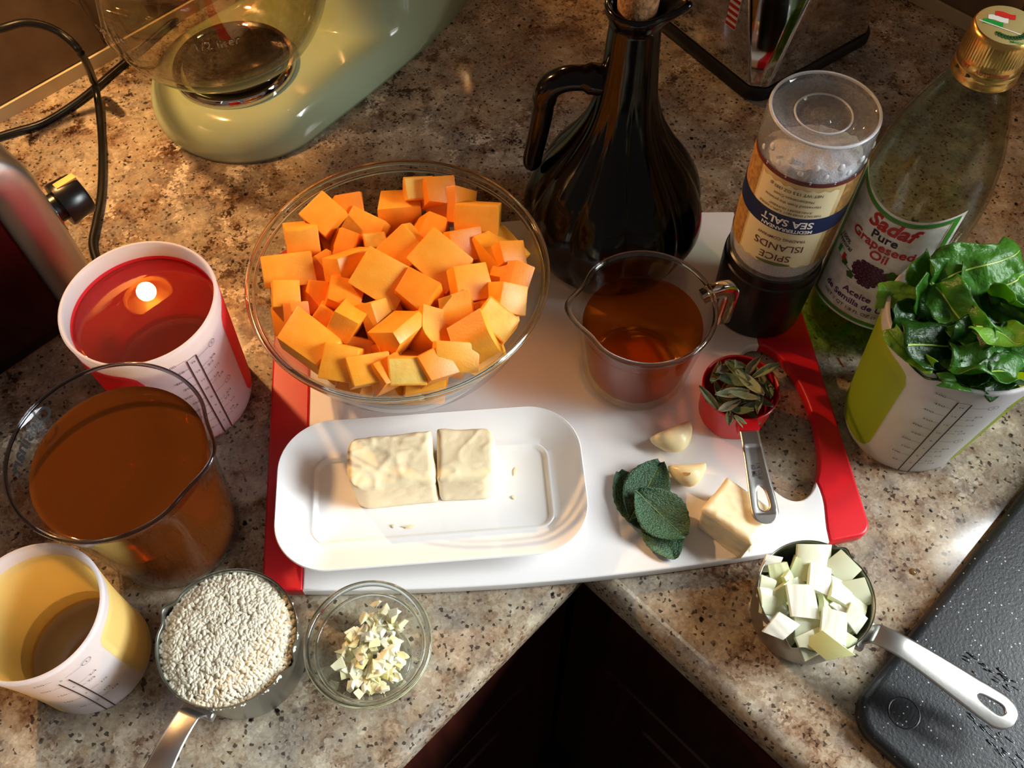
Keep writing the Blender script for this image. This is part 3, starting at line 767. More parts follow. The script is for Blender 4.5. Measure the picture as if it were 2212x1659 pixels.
# rice: thousands of grains nobody would count
M_RICE = translucent('rice', '#f8f3e0', '#f8efd4', .35, .3)
gs = []
nz_ = 5; na = 7
unit = [(0, 0, -1)] + [(cos(2 * pi * k / na) * sin(pi * j / nz_), sin(2 * pi * k / na) * sin(pi * j / nz_), -cos(pi * j / nz_)) for j in range(1, nz_) for k in range(na)] + [(0, 0, 1)]
uf = [(0, 1 + (k + 1) % na, 1 + k) for k in range(na)] + [(1 + j * na + k, 1 + j * na + (k + 1) % na, 1 + (j + 1) * na + (k + 1) % na, 1 + (j + 1) * na + k) for j in range(nz_ - 2) for k in range(na)]
uf += [(1 + (nz_ - 2) * na + k, 1 + (nz_ - 2) * na + (k + 1) % na, len(unit) - 1) for k in range(na)]
U = np.array(unit); V = []; Fc = []; nr = np.random.RandomState(3)
N = 4300
for i in range(N):
    rr = .0396 * sqrt(nr.rand()); a = nr.rand() * 2 * pi
    zt = RH + .0035 * (1 - (rr / .0396) ** 2) + .0010 * noise.noise(Vector((rr * cos(a) * 90, rr * sin(a) * 90, 1))) - .0022 * smoothstep(.030, .0396, rr)
    z = zt - nr.rand() ** 2.2 * .0030
    ln, wd2 = nr.uniform(.0019, .0025), nr.uniform(.00105, .0013)
    E_ = Euler((nr.uniform(-.25, .25) + pi / 2, nr.uniform(-.3, .3), nr.rand() * 2 * pi)).to_matrix()
    P = (U * np.array([wd2, wd2 * .85, ln])) @ np.array(E_).T + np.array([rr * cos(a), rr * sin(a), z])
    Fc += [tuple(k + len(V) for k in f_) for f_ in uf]; V += [tuple(p) for p in P]
g = G().add(V, Fc)
lid = lathe([(0, RH + .0020), (.030, RH + .0004), (.0385, RH - .0035), (.0380, RH - .010), (0, RH - .012)], 60); g.add(lid.v, lid.f)
rg = obj('rice_grains', g, M_RICE, None, (rc_.x, rc_.y, 0), sharp=0)
tag(rg, 'heap of short white rice grains filling the steel cup', 'rice', kind='stuff')

# ================================================================== chunks: squash, onion, garlic
def chunk(dx, dy, dz, jit, rnd, bev, faces_mat=None, curve=0.0, nsub=0):
    g = boxg(-dx / 2, dx / 2, -dy / 2, dy / 2, -dz / 2, dz / 2)
    g.v = [(x + rnd.uniform(-jit, jit), y + rnd.uniform(-jit, jit), z + rnd.uniform(-jit, jit)) for x, y, z in g.v]
    if faces_mat:
        for k, mi in faces_mat.items(): g.m[k] = mi
    return g
def chunk_mesh(name, g, mats, bev, seg=2, sub=None):
    bm = bmesh.new(); me = g.mesh(name, mats, 0); bm.from_mesh(me); bmesh.ops.recalc_face_normals(bm, faces=bm.faces[:])
    if sub: bmesh.ops.subdivide_edges(bm, edges=bm.edges[:], cuts=sub, use_grid_fill=True)
    else: bmesh.ops.bevel(bm, geom=bm.edges[:], offset=bev, segments=seg, profile=.6, affect='EDGES', clamp_overlap=True)
    for f in bm.faces: f.smooth = True
    bm.to_mesh(me); bm.free(); me.set_sharp_from_angle(angle=radians(32)); return me
M_SQ = squash_mat('squash_flesh', '#f29a20', '#fbb03e'); M_SQ2 = squash_mat('squash_deep', '#ee8814', '#f49a2a'); M_RIND = mat('squash_rind', '#f8cf6c', .5, bump=(300, .3), vary=('#f3b24a', 90, .35, .7))
def ridged(name, g, mats):
    """block with a rounded peeled side"""
    bm = bmesh.new(); me = g.mesh(name, mats, 0); bm.from_mesh(me); bmesh.ops.recalc_face_normals(bm, faces=bm.faces[:])
    bmesh.ops.subdivide_edges(bm, edges=bm.edges[:], cuts=7, use_grid_fill=True)
    for v_ in bm.verts:
        x, y, z = v_.co
        if x > 0: v_.co.z -= (x / .012) ** 2 * (z + .012) * .38
    for f in bm.faces:
        f.smooth = True
        c_ = f.calc_center_median()
        f.material_index = 1 if (f.normal.x > .35 and f.normal.z > .05 and c_.x > .004) else 0
    bm.to_mesh(me); bm.free(); me.set_sharp_from_angle(angle=radians(32)); return me
r3 = random.Random(11)
SQ = {
    'cube': chunk_mesh('squash_cube', chunk(.022, .022, .022, .0012, r3, 0), [M_SQ, M_RIND], .0011),
    'deep': chunk_mesh('squash_cube', chunk(.023, .021, .021, .0016, r3, 0), [M_SQ2, M_RIND], .0011),
    'slab': chunk_mesh('squash_cube', chunk(.029, .025, .017, .0014, r3, 0), [M_SQ, M_RIND], .0011),
    'long': chunk_mesh('squash_cube', chunk(.030, .020, .019, .0016, r3, 0), [M_SQ, M_RIND], .0011),
    'rind': chunk_mesh('squash_cube', chunk(.030, .021, .019, .0014, r3, 0, {5: 1}), [M_SQ, M_RIND], .0013),
    'pale': chunk_mesh('squash_cube', chunk(.024, .020, .018, .0014, r3, 0, {1: 1}), [M_SQ, M_RIND], .0012),
    'round': ridged('squash_cube', chunk(.024, .021, .024, .001, r3, 0), [M_SQ, M_RIND]),
}
wg = chunk(.026, .022, .020, .001, r3, 0); wg.v = [(x, y * (1 if z < 0 else .35), z) for x, y, z in wg.v]
SQ['wedge'] = chunk_mesh('squash_cube', wg, [M_SQ, M_RIND], .001)
tr = chunk(.025, .022, .020, .001, r3, 0); tr.v = [(x * (1 if z < 0 else .5) + (.004 if z > 0 else 0), y, z) for x, y, z in tr.v]
SQ['trap'] = chunk_mesh('squash_cube', tr, [M_SQ2, M_RIND], .001)
BC = Vector((-.0764, .3964, bz)); BR, BH = .1030, .0885
# position in the photograph, kind, size factor, yaw, tilt x, tilt y
SQL = [(946, 397, 'pale', .85, 10, .5, .1), (867, 447, 'slab', 1.0, 4, 1.1, .05), (961, 453, 'deep', 1.1, -25, .55, -.35), (1046, 474, 'long', .95, -6, .7, .0), (700, 478, 'cube', 1.05, -38, .3, .25), (747, 462, 'deep', .8, 10, .6, 0),
       (788, 485, 'slab', .85, -28, .35, .15), (812, 514, 'pale', .62, 14, .2, .1), (645, 534, 'cube', 1.0, 14, .8, .1), (740, 517, 'trap', .95, -18, .4, .1), (757, 565, 'long', .95, 42, .75, .3), (610, 605, 'long', 1.05, 14, .5, .1),
       (692, 577, 'deep', .95, 20, .4, -.2), (834, 596, 'slab', 1.12, -24, .35, .3), (888, 528, 'cube', 1.12, -42, .5, .3), (919, 492, 'trap', 1.0, -20, .2, .1), (951, 552, 'slab', 1.12, -35, .28, .35), (1001, 522, 'deep', 1.0, 18, .5, .2),
       (1074, 553, 'slab', 1.08, 42, .15, .30), (1008, 612, 'cube', 1.12, 22, .4, .2), (902, 622, 'deep', 1.0, -35, .2, .1), (1060, 667, 'rind', .95, 33, .4, .2), (1111, 628, 'trap', 1.0, -10, .3, .3), (991, 676, 'round', .98, -80, .2, .1),
       (932, 708, 'round', 1.05, -88, .75, .15), (867, 711, 'wedge', 1.05, 55, .5, .2), (808, 694, 'wedge', 1.15, -70, .4, .5), (761, 684, 'long', .85, 78, .3, .4), (740, 643, 'deep', .95, -10, .1, .2), (664, 636, 'trap', 1.0, 5, .3, .2),
       (711, 694, 'cube', 1.1, -24, .55, .35), (638, 684, 'trap', .9, 20, .5, .2), (602, 674, 'cube', .8, 12, .4, .2), (664, 766, 'rind', 1.12, -36, .15, .1), (757, 756, 'rind', 1.0, -12, .5, .1), (826, 773, 'trap', 1.0, 24, .6, .1),
       (910, 790, 'cube', 1.18, 8, .9, .15), (1032, 749, 'round', 1.15, -70, .35, .1), (1087, 718, 'pale', 1.0, -34, .2, .3), (743, 815, 'cube', 1.0, -8, .5, .1), (809, 832, 'rind', .85, 18, .4, .1), (891, 838, 'pale', .95, 2, .5, .05),
       (994, 804, 'rind', .9, 8, .5, .2), (950, 812, 'deep', .9, 30, .4, .1), (950, 650, 'deep', .95, -15, .2, .3), (1104, 590, 'deep', .8, 15, .3, .3), (1046, 674, 'deep', .95, 5, .3, .2), (1118, 694, 'cube', .9, 10, .5, .4), (843, 842, 'deep', .8, 35, .3, .2),
       (975, 430, 'deep', .9, 12, .4, .2), (720, 540, 'cube', .9, 30, .2, .3), (850, 640, 'deep', 1.0, 12, .3, .2), (780, 600, 'cube', .9, 60, .2, .2), (690, 640, 'deep', .9, 70, .2, .2), (790, 730, 'deep', .95, 20, .2, .2), (880, 760, 'deep', .95, 50, .2, .2), (970, 760, 'cube', .95, 0, .2, .2)]
pos = []; typ = []
for i, (px, py, k, s, yw, a, b_) in enumerate(SQL):
    s *= 1.07; a *= 1.3; b_ *= 1.3
    py += 12; p = at(px, py, .075)
    for _ in range(6):
        r_ = min(1, (p - Vector((BC.x, BC.y, p.z))).length / .088); z = .094 - .022 * r_ ** 2 - (.016 if i >= 44 else 0); p = at(px, py, z)
    pos.append(p); typ.append((k, s, yw, a, b_))
for k in range(24):                                    # the layer underneath, seen through the glass
    a = k * 2.39996; r_ = .074 * sqrt((k + .5) / 24); pos.append(Vector((BC.x + r_ * cos(a), BC.y + r_ * sin(a), .034 + .022 * (r_ / .074) ** 2 + .016 * (k % 2))))
    typ.append((('cube', 'deep', 'trap', 'long')[k % 4], .95, rng.uniform(0, 360), rng.uniform(-.4, .4), rng.uniform(-.4, .4)))
P = np.array([tuple(p) for p in pos]); P0 = P.copy(); rad = np.array([.0122 * t[1] for t in typ]); nt_ = len(SQL)
camp = np.array([0, 0, CAM_H]); view = P - camp; view /= np.linalg.norm(view, axis=1)[:, None]
for it in range(160):
    D = P[:, None] - P[None]; dist = np.linalg.norm(D, axis=2) + 1e-9; ov = (rad[:, None] + rad[None]) - dist; np.fill_diagonal(ov, -1)
    push = (np.where(ov > 0, ov, 0) / dist)[:, :, None] * D * .25
    dlt = push.sum(1)
    top_ = dlt[:nt_]; along = (top_ * view[:nt_]).sum(1)[:, None] * view[:nt_]
    dlt[:nt_] = along + .35 * (top_ - along)
    P += dlt; P[:nt_] += .10 * (P0[:nt_] - P[:nt_])
    q_ = P - np.array([BC.x, BC.y, 0]); rr = np.hypot(q_[:, 0], q_[:, 1])
    zb = bz + .006 + .080 * np.clip((rr + .012 - .041) / .054, 0, 1) ** 2.2 + .010      # stay above the bowl's inside
    P[:, 2] = np.maximum(P[:, 2], zb * np.where(rr > .0, 1, 1)); lim = np.where(np.arange(len(P)) < nt_, .0770, .066)
    sc_ = np.where(rr > lim, lim / np.maximum(rr, 1e-6), 1); P[:, 0] = BC.x + q_[:, 0] * sc_; P[:, 1] = BC.y + q_[:, 1] * sc_
    P[:, 2] = np.minimum(P[:, 2], .118)
SQLAB = {0: 'squash cube perched highest at the back rim of the bowl', 1: 'large dark orange squash block at the back of the bowl', 2: 'dark orange squash cube at the back, beside the highest one', 3: 'wide squash block at the back right of the bowl',
         4: 'squash cube at the back left, near the rim', 7: 'small ribbed squash piece left of centre', 8: 'squash cube at the left under the back-left one', 11: 'long squash block at the far left rim of the bowl', 13: 'large bright squash block on top at the centre',
         16: 'large squash block on top just right of the centre', 18: 'wide squash slab with a cut line at the right rim', 21: 'ribbed squash cube at the right of the bowl', 23: 'round-shouldered squash piece right of centre', 24: 'tall squash piece with a pale rounded top, front of centre',
         33: 'squash block with a broad pale rind face at the front left', 34: 'squash block with a ribbed pale side at the front', 36: 'squash cube with a pale top edge at the front middle', 37: 'broad rounded squash block at the front right', 40: 'squash piece with pale rind at the very front of the bowl'}
NUMW = ('twelve', 'one', 'two', 'three', 'four', 'five', 'six', 'seven', 'eight', 'nine', 'ten', 'eleven')
def clock(p, c):
    return NUMW[int(round(atan2(p[0] - c[0], p[1] - c[1]) / (pi / 6))) % 12] + " o'clock"
KW_ = dict(cube='squash cube', deep='deep orange squash cube', slab='flat squash slab', long='oblong squash block', rind='pale-sided squash block', pale='pale-faced squash cube', round='round-shouldered squash piece', wedge='wedge of squash', trap='sloping squash piece')
seen_ = set()
def where(kind, p, c, R_, tail):
    r_ = hypot(p[0] - c[0], p[1] - c[1]) / R_
    ring = 'in the middle' if r_ < .25 else ('near the centre at ' if r_ < .5 else ('halfway out at ' if r_ < .75 else 'by the rim at ')) + clock(p, c)
    l_ = kind + ' ' + ring + ' ' + tail; k_ = 0
    while l_ in seen_:
        k_ += 1; l_ = ('', 'lower ', 'smaller ', 'tilted ', 'half-covered ')[k_ % 5] + kind + ' ' + ring + ' ' + tail
        if k_ > 5: break
    seen_.add(l_); return l_
for i, (k, s, yw, a, b_) in enumerate(typ):
    o = bpy.data.objects.new('squash_cube', SQ[k]); COL.objects.link(o); o.location = P[i]; o.scale = (s, s, s); o.rotation_euler = (a, b_, radians(yw))
    tag(o, SQLAB.get(i, where(KW_[k], P[i], BC,   .0770, "in the bowl") if i < nt_ else 'squash cube in the bottom layer of the glass bowl'), 'squash', 'butternut squash cubes in the glass bowl')

# onion
M_ON = [translucent('onion_%d' % i, c, d, .35, .22) for i, (c, d) in enumerate((('#eef0d6', '#e8eec4'), ('#f4f3e8', '#eeeeda'), ('#e6ecc2', '#dfe9ac')))]
def onion_piece(w, d, t, curv, skew, seed):
    g = G(); v = []; nx, ny = 8, 6; r_ = random.Random(seed); jt = [(r_.uniform(-.16, .16), r_.uniform(-.16, .16)) for _ in range(4)]
    for k in (0, 1):
        for i in range(nx + 1):
            for j in range(ny + 1):
                a, b = i / nx, j / ny
                dx = (1 - a) * (1 - b) * jt[0][0] + a * (1 - b) * jt[1][0] + (1 - a) * b * jt[2][0] + a * b * jt[3][0]
                dy = (1 - a) * (1 - b) * jt[0][1] + a * (1 - b) * jt[1][1] + (1 - a) * b * jt[2][1] + a * b * jt[3][1]
                x, y = (a - .5 + dx) * w, (b - .5 + dy) * d; x += skew * y
                z = (k - .5) * t * (1 + .3 * dx) - curv * (x * x) * 26 - curv * .4 * y * y * 20 + .00025 * sin(x * 1500 + seed) * k
                v.append((x * (1 - .06 * (1 - k)), y, z))
    n = (nx + 1) * (ny + 1); I = lambda k, i, j: k * n + i * (ny + 1) + j
    f = []
    for i in range(nx):
        for j in range(ny): f += [(I(1, i, j), I(1, i + 1, j), I(1, i + 1, j + 1), I(1, i, j + 1)), (I(0, i, j + 1), I(0, i + 1, j + 1), I(0, i + 1, j), I(0, i, j))]
    for i in range(nx): f += [(I(0, i, 0), I(0, i + 1, 0), I(1, i + 1, 0), I(1, i, 0)), (I(1, i, ny), I(1, i + 1, ny), I(0, i + 1, ny), I(0, i, ny))]
    for j in range(ny): f += [(I(0, 0, j + 1), I(0, 0, j), I(1, 0, j), I(1, 0, j + 1)), (I(0, nx, j), I(0, nx, j + 1), I(1, nx, j + 1), I(1, nx, j))]
    return g.add(v, f)
ONP = [onion_piece(w * .94, d * .96, t * .95, c * 1.3, s, int(w * 1e4 + d * 1e5)).mesh('onion_piece', [M_ON[m]], 40) for w, d, t, c, s, m in
       ((.018, .014, .0045, .5, .15, 0), (.016, .016, .005, .3, -.2, 1), (.021, .011, .004, .7, .1, 0), (.013, .012, .0045, .4, .25, 2), (.017, .013, .004, .6, -.3, 1), (.015, .010, .004, .5, .6, 2))]
def opx(x, y): return 1600 + x / 3.196, 1140 + y / 3.196
ONL = [((490, 185), .047, 2, 1.25, -4, .35, .1, 'broad white onion piece along the back of the steel cup'), ((215, 250), .044, 4, .9, 60, .2, -.4, 'onion piece against the left back wall of the cup'), ((705, 260), .045, 0, 1.05, -50, .4, .2, 'curved onion piece below the back spout'),
       ((550, 360), .046, 1, 1.05, -22, .1, .2, 'square onion piece above the centre of the cup'), ((680, 440), .045, 0, 1.0, 70, .3, .3, None), ((435, 510), .049, 1, 1.25, -6, .25, .05, 'large white onion piece on top at the centre of the cup'),
       ((815, 440), .043, 0, 1.0, -75, .3, .4, 'onion piece against the right wall of the cup'), ((285, 690), .046, 4, 1.2, 40, .2, -.2, 'onion piece over the front left rim by the spout'), ((650, 680), .048, 1, 1.15, -20, .3, .1, 'thick onion piece in front of the centre'),
       ((785, 630), .045, 4, 1.0, -50, .3, .3, None), ((610, 825), .050, 5, 1.25, -48, .5, -.3, 'pointed onion piece hanging over the front rim'), ((185, 520), .044, 2, .9, 85, .3, -.5, None), ((275, 320), .044, 3, 1.1, 20, .4, -.2, None), ((330, 350), .045, 3, .7, 60, .8, .1, None),
       ((420, 300), .043, 3, 1.1, -10, .4, .1, None), ((590, 540), .044, 5, 1.0, 80, .7, .3, None), ((720, 800), .043, 3, 1.0, -20, .2, .1, None), ((480, 790), .043, 0, 1.0, 20, .2, 0, None), ((260, 470), .044, 5, 1.0, 30, .5, -.2, None), ((360, 400), .042, 2, .8, 15, .3, 0, None), ((800, 530), .042, 0, .8, 60, .3, .3, None),
       ((460, 670), .043, 0, 1.0, 0, .3, 0, None), ((170, 430), .043, 2, .8, 70, .2, -.5, None), ((700, 540), .043, 4, .9, 30, .3, .2, None)]
for i in range(26):
    a = i * 2.4; r_ = .026 * sqrt((i + .5) / 26); ONL.append((Vector((oc.x + r_ * cos(a), oc.y + r_ * sin(a), .028 + .008 * (i % 2))), 0, i % 6, .95, rng.uniform(0, 180), rng.uniform(-.5, .5), rng.uniform(-.5, .5), 'onion piece below the top layer in the steel cup'))
for pxy, z, k, s, rz, a, b_, lab in ONL:
    p = pxy if isinstance(pxy, Vector) else at(*opx(*pxy), z)
    o = bpy.data.objects.new('onion_piece', ONP[k]); COL.objects.link(o); o.location = p; o.scale = (s,) * 3; o.rotation_euler = (a, b_, radians(rz))
    tag(o, lab or where('chopped onion piece', p, oc, .034, 'of the steel cup'), 'onion', 'chopped onion in the steel cup')

def on_plane(px, py, P, nrm):
    d = _f * FPX + _r * (px - IW / 2) - _u * (py - IH / 2); C_ = Vector((0, 0, CAM_H))
    return C_ + d * ((P - C_).dot(nrm) / d.dot(nrm))

def frosty(name):
    m = thin_glass(name, '#f4f4f6'); t = m.node_tree; out = t.nodes['Material Output']; src = out.inputs['Surface'].links[0].from_socket
    d = t.nodes.new('ShaderNodeBsdfDiffuse'); d.inputs[0].default_value = S('#c9c6c8'); tc = t.nodes.new('ShaderNodeTexCoord')
    n = t.nodes.new('ShaderNodeTexNoise'); n.inputs['Scale'].default_value = 900; n.inputs['Detail'].default_value = 2; t.links.new(tc.outputs['Object'], n.inputs[0])
    r = t.nodes.new('ShaderNodeValToRGB'); r.color_ramp.elements[0].position = .45; r.color_ramp.elements[1].position = .75; r.color_ramp.elements[0].color = (.07, .07, .07, 1); r.color_ramp.elements[1].color = (.26, .26, .26, 1)
    mx = t.nodes.new('ShaderNodeMixShader'); t.links.new(n.outputs[0], r.inputs[0]); t.links.new(r.outputs[0], mx.inputs[0]); t.links.new(src, mx.inputs[1]); t.links.new(d.outputs[0], mx.inputs[2]); t.links.new(mx.outputs[0], out.inputs['Surface'])
    return m
# ================================================================== glass bowl of squash
bl = thing('glass_bowl', 'large clear glass bowl heaped with squash cubes on the cutting board', 'bowl', BC)
outp = cr([(.047, 0), (.0545, .0030), (.0700, .018), (.0845, .040), (.0945, .062), (.0995, .079)], 6)
inp = cr([(.0970, .079), (.0920, .062), (.0821, .0415), (.0680, .0205), (.0525, .0056), (.045, .0032)], 6)
pr = [(0, .0002), (.041, .0002)] + [(p[0], p[1]) for p in outp] + [(.1008, .0815), (.1030, .0835), (.1033, .0870), (.1022, .0889), (.1000, .0889), (.0985, .0872), (.0980, .084)] + [(p[0], p[1]) for p in inp] + [(0, .0030)]
obj('bowl', lathe(pr, 128), M_THIN, bl, sharp=60)
def rim_ring(R, r, z, parent, fn=None, m=None, h=1.0, n=128):
    g = lathe([(R + r * cos(a), z + r * h * sin(a)) for a in us(0, 2 * pi, 14)], n)
    return obj('rim', g.map(fn) if fn else g, m or M_GLASS, parent, sharp=0)
rim_ring(.1020, .0016, .0868, bl, h=1.5); rim_ring(.0990, .0012, .0815, bl)

# ================================================================== small glass bowl of minced garlic
gc = Vector((-.0897, .1602, 0))
gb = thing('glass_prep_bowl', 'small thick clear glass bowl holding minced garlic at the front edge', 'bowl', gc)
pr = [(0, .0012), (.019, .0012), (.021, 0)] + [(p[0], p[1]) for p in cr([(.023, .0006), (.029, .010), (.0345, .024), (.0372, .034)], 5)] + [(.0384, .0365), (.0387, .0385), (.0378, .0401), (.0362, .0401), (.0350, .0388)] + \
     [(p[0], p[1]) for p in cr([(.0335, .034), (.0308, .0245), (.0255, .012), (.020, .0055)], 5)] + [(0, .0050)]
obj('bowl', lathe(pr, 112), M_THIN, gb, sharp=60)
rim_ring(.0371, .0019, .0386, gb, h=1.1); rim_ring(.0330, .0011, .0300, gb); rim_ring(.0215, .0012, .0030, gb)
M_GB = [mat('minced_garlic_%d' % i, c, .3, sss=.3, ssr=(1, .85, .5)) for i, c in enumerate(('#f9f0c8', '#f5e9ae', '#fbf5dc'))]
r5 = random.Random(21); GP = []
for k in range(9):
    g = chunk(r5.uniform(.0055, .0085), r5.uniform(.0040, .0062), r5.uniform(.0022, .0036), .0019, r5, 0)
    GP.append(chunk_mesh('garlic_piece', g, [M_GB[k % 3]], .0004, 1))
ctr = at(805, 1405, .008); tops = []
for i in range(150):
    a = r5.uniform(0, 2 * pi); q_ = sqrt(r5.random()); lay = i / 150
    ex, ey = .0235 * (1 - .30 * lay), .0290 * (1 - .28 * lay)
    x, y = q_ * ex * cos(a), q_ * ey * sin(a); x += .10 * y
    px_, py_ = ctr.x + x, ctr.y + y - .002; rr = hypot(px_ - gc.x, py_ - gc.y)
    if rr > .0285: s_ = .0285 / rr; px_, py_, rr = gc.x + (px_ - gc.x) * s_, gc.y + (py_ - gc.y) * s_, .0285
    zf = .0078 + .016 * max(0, (rr - .016) / .013) ** 1.5
    z = zf + .013 * lay * (1 - q_ ** 2)
    o = bpy.data.objects.new('garlic_piece', GP[i % 9]); COL.objects.link(o); o.location = (px_, py_, z); s_ = r5.uniform(.7, 1.05); o.scale = (s_, s_, s_)
    o.rotation_euler = (r5.uniform(-.7, .7), r5.uniform(-.7, .7), r5.uniform(0, 6.28))
    tag(o, 'bit of chopped garlic in the pile inside the small glass bowl', 'garlic', 'minced garlic in the small glass bowl')

# ================================================================== glass measuring cup with amber stock
mc = Vector((.0912, .3690, bz))
mg = thing('glass_measuring_cup', 'clear glass measuring cup of amber liquid, spout left, hooked handle right', 'measuring cup', mc)
MH = .0785; MR = .0478
tp = at(1238, 672, .090); sa = atan2(tp.y - mc.y, tp.x - mc.x)
def spout(R0, sa, amp, wid, z0, z1):
    def fn(x, y, z):
        r = hypot(x, y)
        if r < R0 * .5: return (x, y, z)
        d = (atan2(y, x) - sa + pi) % (2 * pi) - pi; s = smoothstep(z0, z1, z)
        k = 1 + s * (amp * math.exp(-(d / wid) ** 2) - amp * .28 * math.exp(-((abs(d) - wid * 2.0) / (wid * .8)) ** 2))
        return (x * k, y * k, z + s * amp * .03 * math.exp(-(d / wid) ** 2))
    return fn
pr = [(0, .0015), (.030, .0015), (.034, 0)] + [(p[0], p[1]) for p in cr([(.0365, .0015), (.0385, .008), (.0415, .035), (.0448, .062), (.0468, MH - .004)], 5)] + [(.0482, MH - .0015), (.0482, MH + .0008), (.0470, MH + .0018), (.0452, MH + .0008)] + \
     [(p[0], p[1]) for p in cr([(.0437, MH - .006), (.0415, .060), (.0382, .035), (.0352, .011), (.032, .0055)], 5)] + [(0, .0050)]
gm = lathe(pr, 128).map(spout(MR, sa, .14, .26, .052, MH))
obj('cup', gm, M_THIN, mg, sharp=60)
rim_ring(.0467, .0018, MH, mg, spout(MR, sa, .14, .26, .052, MH), h=1.1); rim_ring(.0345, .0016, .0032, mg)
e_ = at(1575, 615, .085); ha = atan2(e_.y - mc.y, e_.x - mc.x); hv = Vector((cos(ha), sin(ha), 0))
pth = cr([hv * .0435 + Vector((0, 0, .0690)), hv * .052 + Vector((0, 0, .0715)), hv * .0610 + Vector((0, 0, .0705)), hv * .0665 + Vector((0, 0, .0650)), hv * .0672 + Vector((0, 0, .054)), hv * .0665 + Vector((0, 0, .036)), hv * .0660 + Vector((0, 0, .031))], 6)
obj('handle', tube(pth, .005, 20, flat=(.0062, .0042), up=Vector((-sin(ha), cos(ha), .01))), M_GLASS, mg, sharp=60)
M_AMB = thin_glass('amber_stock', '#efb568', .02)
def liquid(prof_r, z0, z1, n=96, fn=None, meniscus=.0008, steps=10):
    zz = [z0 + (z1 - z0) * i / steps for i in range(steps + 1)]
    pr = [(0, z0)] + [(prof_r(z), z) for z in zz] + [(prof_r(z1) - .0010, z1 - meniscus * .6), (prof_r(z1) - .0024, z1 - meniscus), (prof_r(z1) - .0032, z1 - meniscus), (prof_r(z1) - .006, z1 - meniscus), (0, z1 - meniscus)]
    g = lathe(pr, n); return g.map(fn) if fn else g
def interp(tab):
    def f(z):
        for (z0, r0), (z1, r1) in zip(tab, tab[1:]):
            if z <= z1: return r0 + (r1 - r0) * (z - z0) / (z1 - z0)
        return tab[-1][1]
    return f
mi = interp([(.0047, .030), (.0075, .0340), (.011, .0355), (.035, .0385), (.060, .0418), (.075, .0440)])
obj('liquid', liquid(mi, .0047, .0590), M_AMB, mg, sharp=50)
ml = G()
for i in range(6): tx(ml, ('1/4', '1/3', '1/2', '2/3', '3/4', '1 CUP')[i], 0, i * .0075, .0042)

# ================================================================== clear jug of brown broth
pc = Vector((-.2310, .2485, 0)); PH = .1285
pt = thing('jug', 'large clear plastic jug of dark brown liquid with a pouring lip', 'jug', pc)
lp_ = at(462, 985, .130); la = atan2(lp_.y - pc.y, lp_.x - pc.x)
po = [(.0400, .001), (.0428, .006), (.0446, .03), (.0468, .060), (.0500, .090), (.0533, .110), (.0565, .124)]
pr = [(0, .0012), (.037, .0012), (.0385, 0)] + [(p[0], p[1]) for p in cr(po, 5)] + [(.0578, PH - .0015), (.0582, PH), (.0574, PH + .0012), (.0560, PH)] + [(p[0], p[1]) for p in cr([(r - .0022, z + .002) for r, z in po[::-1]], 5)] + [(.030, .0040), (0, .0040)]
obj('jug_body', lathe(pr, 128).map(spout(.055, la, .085, .22, .095, PH)), M_THIN, pt, sharp=60)
rim_ring(.0571, .0012, PH, pt, spout(.055, la, .085, .22, .095, PH), mat('smoky_rim', '#8d8a92', .03, 0, 1, 1.45), h=1.2); rim_ring(.0390, .0012, .0030, pt)
M_BROTH = mat('brown_broth', '#884618', .0, 0, .68, 1.333, absorb=('#e89a4c', 18))
pi_ = interp([(.0038, .0384), (.008, .0408), (.032, .0428), (.062, .0450), (.092, .0481), (.112, .0514), (.126, .0546)])
obj('liquid', liquid(pi_, .0038, .1120, 96), M_BROTH, pt, sharp=50)
lg = G(); tx(lg, 'Cuisinart', 0, 0, .0125, bold=.03)
l1 = at(105, 930, .118); a0 = radians(168)
# printed on the far outside wall, so it reads mirrored through the jug from inside
obj('lettering', lg.map(wrap(lambda z: interp([(.09, .0500), (.110, .0533), (.124, .0565)])(z), a0, .1190, .0003)), M_BLACKINK, pt)
pw = G(); tx(pw, 'PRECISION PORTIONS', 0, 0, .0036); pw.map(wrap(lambda z: interp([(.09, .0500), (.110, .0533), (.124, .0565)])(z), a0 - .05, .104, .0003)); pw = None

